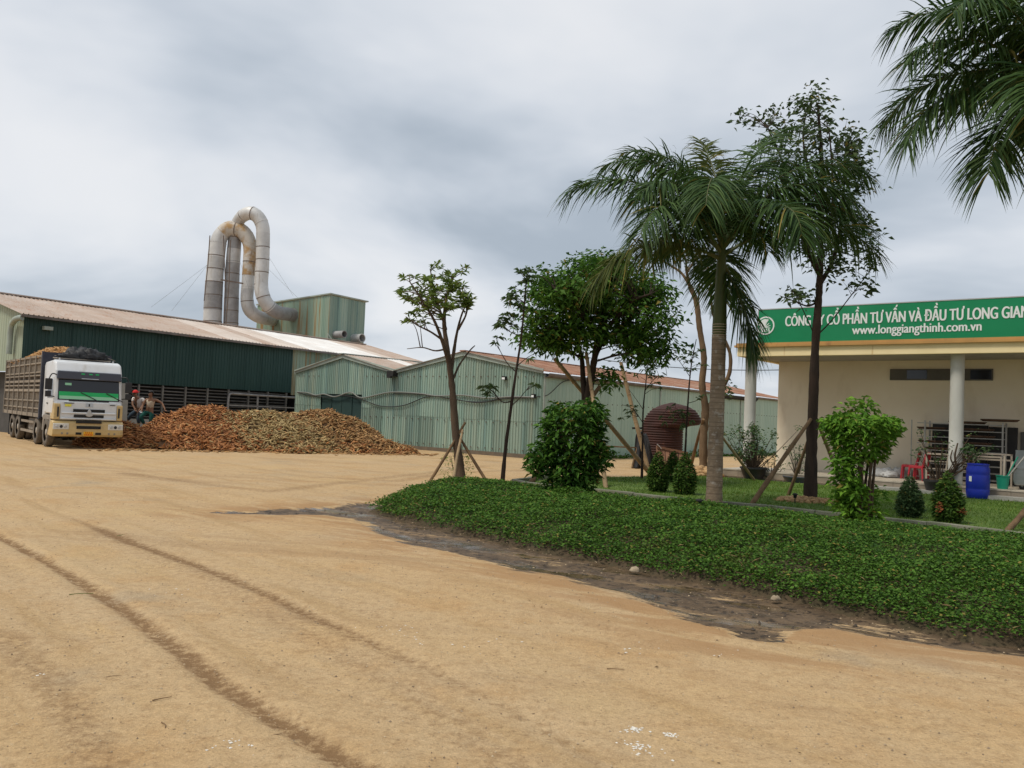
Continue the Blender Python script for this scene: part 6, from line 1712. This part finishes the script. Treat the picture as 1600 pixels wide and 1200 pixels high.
mb = MB(); n = 28; mb.add([p for r_ in rows for p in r_], [(i * n + j, i * n + (j + 1) % n, (i + 1) * n + (j + 1) % n, (i + 1) * n + j) for i in range(len(rows) - 1) for j in range(n)] + [tuple((len(rows) - 1) * n + j for j in range(n))]); mb.build('shell', RUSTC, hood, smooth=True)
mb = MB(); mb.bar(at(1097, 659, hz - .1) - HB, at(1068, 666, hz - .1) - HB, .12, .07); mb.build('beak_lip', BLACK, hood)
mb = MB(); mb.bar(at(988, 669, hz) - HB, at(1003, 669, hz) - HB, .08); mb.build('inlet_stub', BLACK, hood)
# wooden pallet leaning in front
PAL = mat('pallet_wood', (.26, .14, .085), (.19, .10, .062), scale=6, stretch=(1, 1, .3), rough=.9, rnd=.18)
pal = empty('pallet', tuple(at(1052, 735, 31.5)), 0, 'brown wooden pallet leaning in front of the rusty hood', 'pallet'); PB = np.array(at(1052, 735, 31.5))
for k in range(7):
    x = 1028 + k * 7.0; mb = MB(); mb.bar(at(x + 3, 737, 31.3) - PB, at(x, 697 + k * 1.6, 31.8) - PB, .14, .025, up=(0, 1, 0)); mb.build('plank', PAL, pal)
for f in (.05, .95):
    mb = MB(); mb.bar(at(1026 + 3 * f, 696 + 38 * f, 31.72 - .4 * f) - PB, at(1074 + 3 * f, 706 + 30 * f, 31.72 - .4 * f) - PB, .05, .07); mb.build('batten', PAL, pal)
mb = MB(); mb.bar(at(1027, 694, 31.6) - PB, at(1033, 701, 31.6) - PB, .16, .02); mb.build('tin_patch', FRAME_ALU, pal)
# black sheet hung over a frame
cl = empty('black_sheet', tuple(at(1000, 735, 31.0)), 0, 'black plastic sheet hung over sticks left of the rusty hood', 'sheet'); CB = np.array(at(1000, 735, 31.0))
V, Fs = [], []
for i in range(15):
    v = i / 14
    for j in range(13):
        u = j / 12; w = 7 + 14 * v ** .7; x = 1002 + (u - .5) * 2 * w * (1 - .15 * math.sin(3 * v)) + 5 * v; y = 676 + 55 * v + 2 * math.sin(u * 9)
        V.append(tuple(at(x, y, 31 + .22 * math.sin(u * 14 + v * 2) * (.3 + v) + .3 * (u - .5) ** 2) - CB))
for i in range(14):
    for j in range(12): Fs.append((i * 13 + j, i * 13 + j + 1, (i + 1) * 13 + j + 1, (i + 1) * 13 + j))
m = bpy.data.meshes.new('cloth'); m.from_pydata(V, [], Fs); o = link('cloth', m, TARP, cl, smooth=True); o.modifiers.new('t', 'SOLIDIFY').thickness = .01
for (a_, b_) in (((985, 742), (1003, 672)), ((945, 697), (1003, 700)), ((1012, 735), (1001, 672))):
    mb = MB(); mb.bar(at(*a_, 30.9) - CB, at(*b_, 31.2) - CB, .05); mb.build('stick', WOOD_POLE, cl)

# ---- soil and clods
SOILP = mat('clay_clod', (.46, .30, .15), (.34, .20, .09), scale=4, rough=.95, island=.2)


def clods(name, label, c, R, n, h, s_, mt=SOILP, ring=False, seed=1, sq=.6):
    r0_ = np.random.default_rng(seed); ico = bmesh.new(); bmesh.ops.create_icosphere(ico, subdivisions=1, radius=1); iv = np.array([v.co[:] for v in ico.verts]); it = np.array([[v.index for v in f.verts] for f in ico.faces]); ico.free()
    parts = []
    for _ in range(n):
        a = r0_.uniform(0, 2 * math.pi); q = (r0_.uniform(.55, 1) if ring else r0_.random() ** .5); sz = r0_.uniform(*s_)
        p = np.array(c) + np.array([R * q * math.cos(a), R * sq * q * math.sin(a), h * (1 - q * q) + sz * .3])
        parts.append((iv * sz * (1 + r0_.normal(0, .16, (len(iv), 1))) * np.array([1, 1, .7]) + p, it))
    V, T = merge(parts)
    return tag(link(name, np_mesh(name, V, T), mt), label, 'soil', kind='stuff')


clods('soil_clods', 'ring of pale clay clods around the foot of the tall dark tree', gp(1262, 786), .80, 300, .10, (.03, .09), seed=51, ring=True)
clods('soil_clods', 'heap of pale soil at the foot of the tan barked tree', gp(1092, 744), .75, 200, .22, (.06, .16), seed=52)
STONE = mat('pale_stone', (.38, .30, .20), (.28, .22, .15), scale=8, rough=.9, bump=.4)
for k, (p, s_, lab) in enumerate((((992, 893), (.06, .05, .045), 'pale stone at the edge of the muddy strip'), ((1348, 834), (.10, .08, .09), 'pale stone at the foot of the topiary'), ((1180, 912), (.045, .04, .035), 'small pale stone lying at the groundcover edge'), ((1212, 938), (.05, .04, .04), 'small grey stone in the mud below the groundcover'))):
    q = gp(*p, .22 if k == 1 else 0); tag(lump('stone', STONE, (q[0], q[1], q[2] + .01), s_, k + 31, 16, .35), lab, 'stone')
# gravel, chaff and twigs on the yard
GRV = mat('gravel_bit', (.50, .38, .24), None, islc=(.16, .11, .07), rough=.9)
n = 9000; X = rng.uniform(-9, 7, n); Y = 3.2 + 20 * rng.random(n) ** 1.7; k = ~inside(X, Y, BED); X, Y = X[k], Y[k]; n = len(X)
sz = rng.uniform(.002, .0075, n) * (1 + Y * .03); oc = np.array([(1, 0, 0), (0, 1, 0), (-1, 0, 0), (0, -1, 0), (0, 0, .8), (0, 0, -.3)]); ot = np.array([(0, 1, 4), (1, 2, 4), (2, 3, 4), (3, 0, 4)])
gz = ground_h(X, Y)
V = (np.stack([X, Y, gz + .002], 1)[:, None] + oc[None] * sz[:, None, None] * rng.uniform(.6, 1.5, (n, 6, 1))).reshape(-1, 3); T = (np.arange(n)[:, None, None] * 6 + ot[None]).reshape(-1, 3)
tag(link('gravel', np_mesh('gravel', V, T), GRV), 'fine gravel and crumbs strewn over the dirt yard', 'gravel', kind='stuff')
MUD = mat('wet_mud_clod', (.045, .032, .022), (.07, .05, .033), scale=6, rough=.5, spec=.4)
n = 2600; X = rng.uniform(-6, 10, n); Y = rng.uniform(6, 17, n); k = inside(X, Y, WET) & ~inside(X, Y, BED) & (rng.random(n) < np.clip((fbm(X, Y, 1.1, 3) - .33) * 5, 0, 1)); X, Y = X[k], Y[k]; n = len(X)
sz = rng.uniform(.006, .028, n); V = (np.stack([X, Y, ground_h(X, Y) - .025], 1)[:, None] + oc[None] * sz[:, None, None] * rng.uniform(.5, 1.6, (n, 6, 1))).reshape(-1, 3); T = (np.arange(n)[:, None, None] * 6 + ot[None]).reshape(-1, 3)
tag(link('mud_clods', np_mesh('mud_clods', V, T), MUD), 'dark wet clods churned up in the muddy strip beside the bed', 'mud', kind='stuff')
CHAFF = mat('white_chaff', (.72, .68, .60), rough=.9)
pts = []
for (cx, cy, m_, sp) in ((992, 1138, 30, .03), (1045, 1147, 26, .025), (995, 1165, 34, .04), (1012, 1175, 14, .10), (975, 1140, 10, .08), (620, 985, 24, .12), (370, 1165, 18, .08), (690, 1000, 10, .15), (745, 1010, 10, .2), (1000, 1015, 8, .12), (1125, 1020, 6, .1), (60, 1055, 4, .03), (250, 925, 8, .15)):
    c = gp(cx, cy); pts.append(np.stack([c[0] + rng.normal(0, sp, m_), c[1] + rng.normal(0, sp * .7, m_), np.zeros(m_)], 1))
P = np.concatenate(pts); n = len(P); P[:, 2] = ground_h(P[:, 0], P[:, 1]) + .002; sz = rng.uniform(.003, .010, n)
V = (P[:, None] + oc[None] * sz[:, None, None] * np.array([1, 1, .4]) * rng.uniform(.6, 1.6, (n, 6, 1))).reshape(-1, 3); T = (np.arange(n)[:, None, None] * 6 + ot[None]).reshape(-1, 3)
tag(link('chaff', np_mesh('chaff', V, T), CHAFF), 'white starch crumbs spilled in patches on the dirt yard', 'crumbs', kind='stuff')
TW = mat('dry_twig', (.26, .17, .09), (.16, .10, .05), scale=9, rough=.9)
for k, (a_, b_, lab) in enumerate((((165, 1060), (190, 1057), 'dry twig lying left of the main wheel track'), ((238, 1096), (268, 1090), 'thin dry twig in the left foreground'), ((252, 1130), (258, 1139), 'short pale splinter in the left foreground'), ((333, 1110), (352, 1100), 'dry twig near the dark wheel track in the foreground'), ((412, 1155), (440, 1148), 'dry twig low in the foreground right of the wheel track'),
                                  ((108, 930), (146, 928), 'green leafy stalk lying across the dark wheel track'), ((183, 838), (199, 835), 'dark clump of stalk on the upper wheel track'), ((948, 1046), (976, 1048), 'dark thin twig lying in the middle of the dirt yard'))):
    p, q = np.array(gp(*a_)), np.array(gp(*b_)); mid = (p + q) / 2 + np.array([rng.normal(0, .006), rng.normal(0, .006), 0])
    mb = MB(); mb.tube(curve_pts([p - p + (0, 0, .006), mid - p + (0, 0, .008), q - p + (0, 0, .006)], 4), [.0035, .003, .002], 6); o = mb.build('twig', LEAF_T1 if k in (5, 6) else TW, None, smooth=True); o.location = tuple(p); tag(o, lab, 'twig')
# leaf litter
n = 1500; X = rng.uniform(-8, 8, n); Y = 3.4 + 17 * rng.random(n) ** 1.3; k = ~inside(X, Y, BED) & (rng.random(n) < .25 + .75 * np.exp(-seg_dist(X, Y, BED, True) / .8)); X, Y = X[k], Y[k]; n = len(X)
L_ = rng.uniform(.010, .032, n); V, T = leaves(np.stack([X, Y, ground_h(X, Y) + .006], 1), rdir(n, -.05, .25), nrm(rdir(n, .6, 1)), L_, L_ * .55, .3)
tag(link('leaf_litter', np_mesh('leaf_litter', V, T), mat('dead_leaf', (.10, .06, .03), None, islc=(.26, .18, .09), rough=.9)), 'small dead leaves littering the dirt near the bed', 'litter', kind='stuff')
# weeds along the side wall
n = 2600; t = rng.uniform(2.5, 24, n); X = 1.3 + .629 * t; Y = 34.63 + .777 * t; X = X + .777 * rng.uniform(.1, .9, n); Y = Y - .629 * rng.uniform(.1, .9, n)
z = rng.uniform(0, .32, n) * np.clip(vnoise(t, t * 0, .9) * 1.7 - .2, .05, 1); L_ = rng.uniform(.08, .18, n)
V, T = leaves(np.stack([X, Y, z], 1), rdir(n, .0, .9), rdir(n, .2, 1), L_, L_ * .4, .2, .1)
tag(link('weeds', np_mesh('weeds', V, T), LEAF_B1), 'low weeds growing along the foot of the mint side wall', 'weeds', kind='stuff')
# garden lamps
for p, zb, lab in (((1242, 787), 0.03, 'small black garden lamp by the soil ring of the tall dark tree'), ((1092, 801), .2, 'small black garden lamp at the foot of the ringed palm')):
    q = gp(*p, zb); o = empty('garden_lamp', tuple(q), 0, lab, 'garden lamp', 'small garden lamps')
    mb = MB(); mb.tube([(0, 0, -.05), (0, 0, .14)], .012, 6); mb.build('stake', BLACK, o)
    mb = MB(); mb.lathe([(.035, .13), (.045, .20)], 12); mb.build('lantern', GLASS_D, o)
    mb = MB(); mb.lathe([(.065, .20), (.062, .22), (.03, .235)], 12); mb.build('lamp_cap', BLACK, o)
# overhead wire
a_, b_ = at(860, 548, 34), at(1222, 578, 29.8)
o = empty('overhead_wire', tuple(a_), 0, 'black overhead wire sagging from the mint shed to the office', 'wire')
for dz in (0,):
    P = [a_ * (1 - t) + b_ * t - a_ + np.array([0, 0, dz - 1.0 * t * (1 - t)]) for t in np.linspace(0, 1, 16)]
    mb = MB(); mb.tube(P, .014, 5); mb.build('wire_strand', WIRE_B, o)
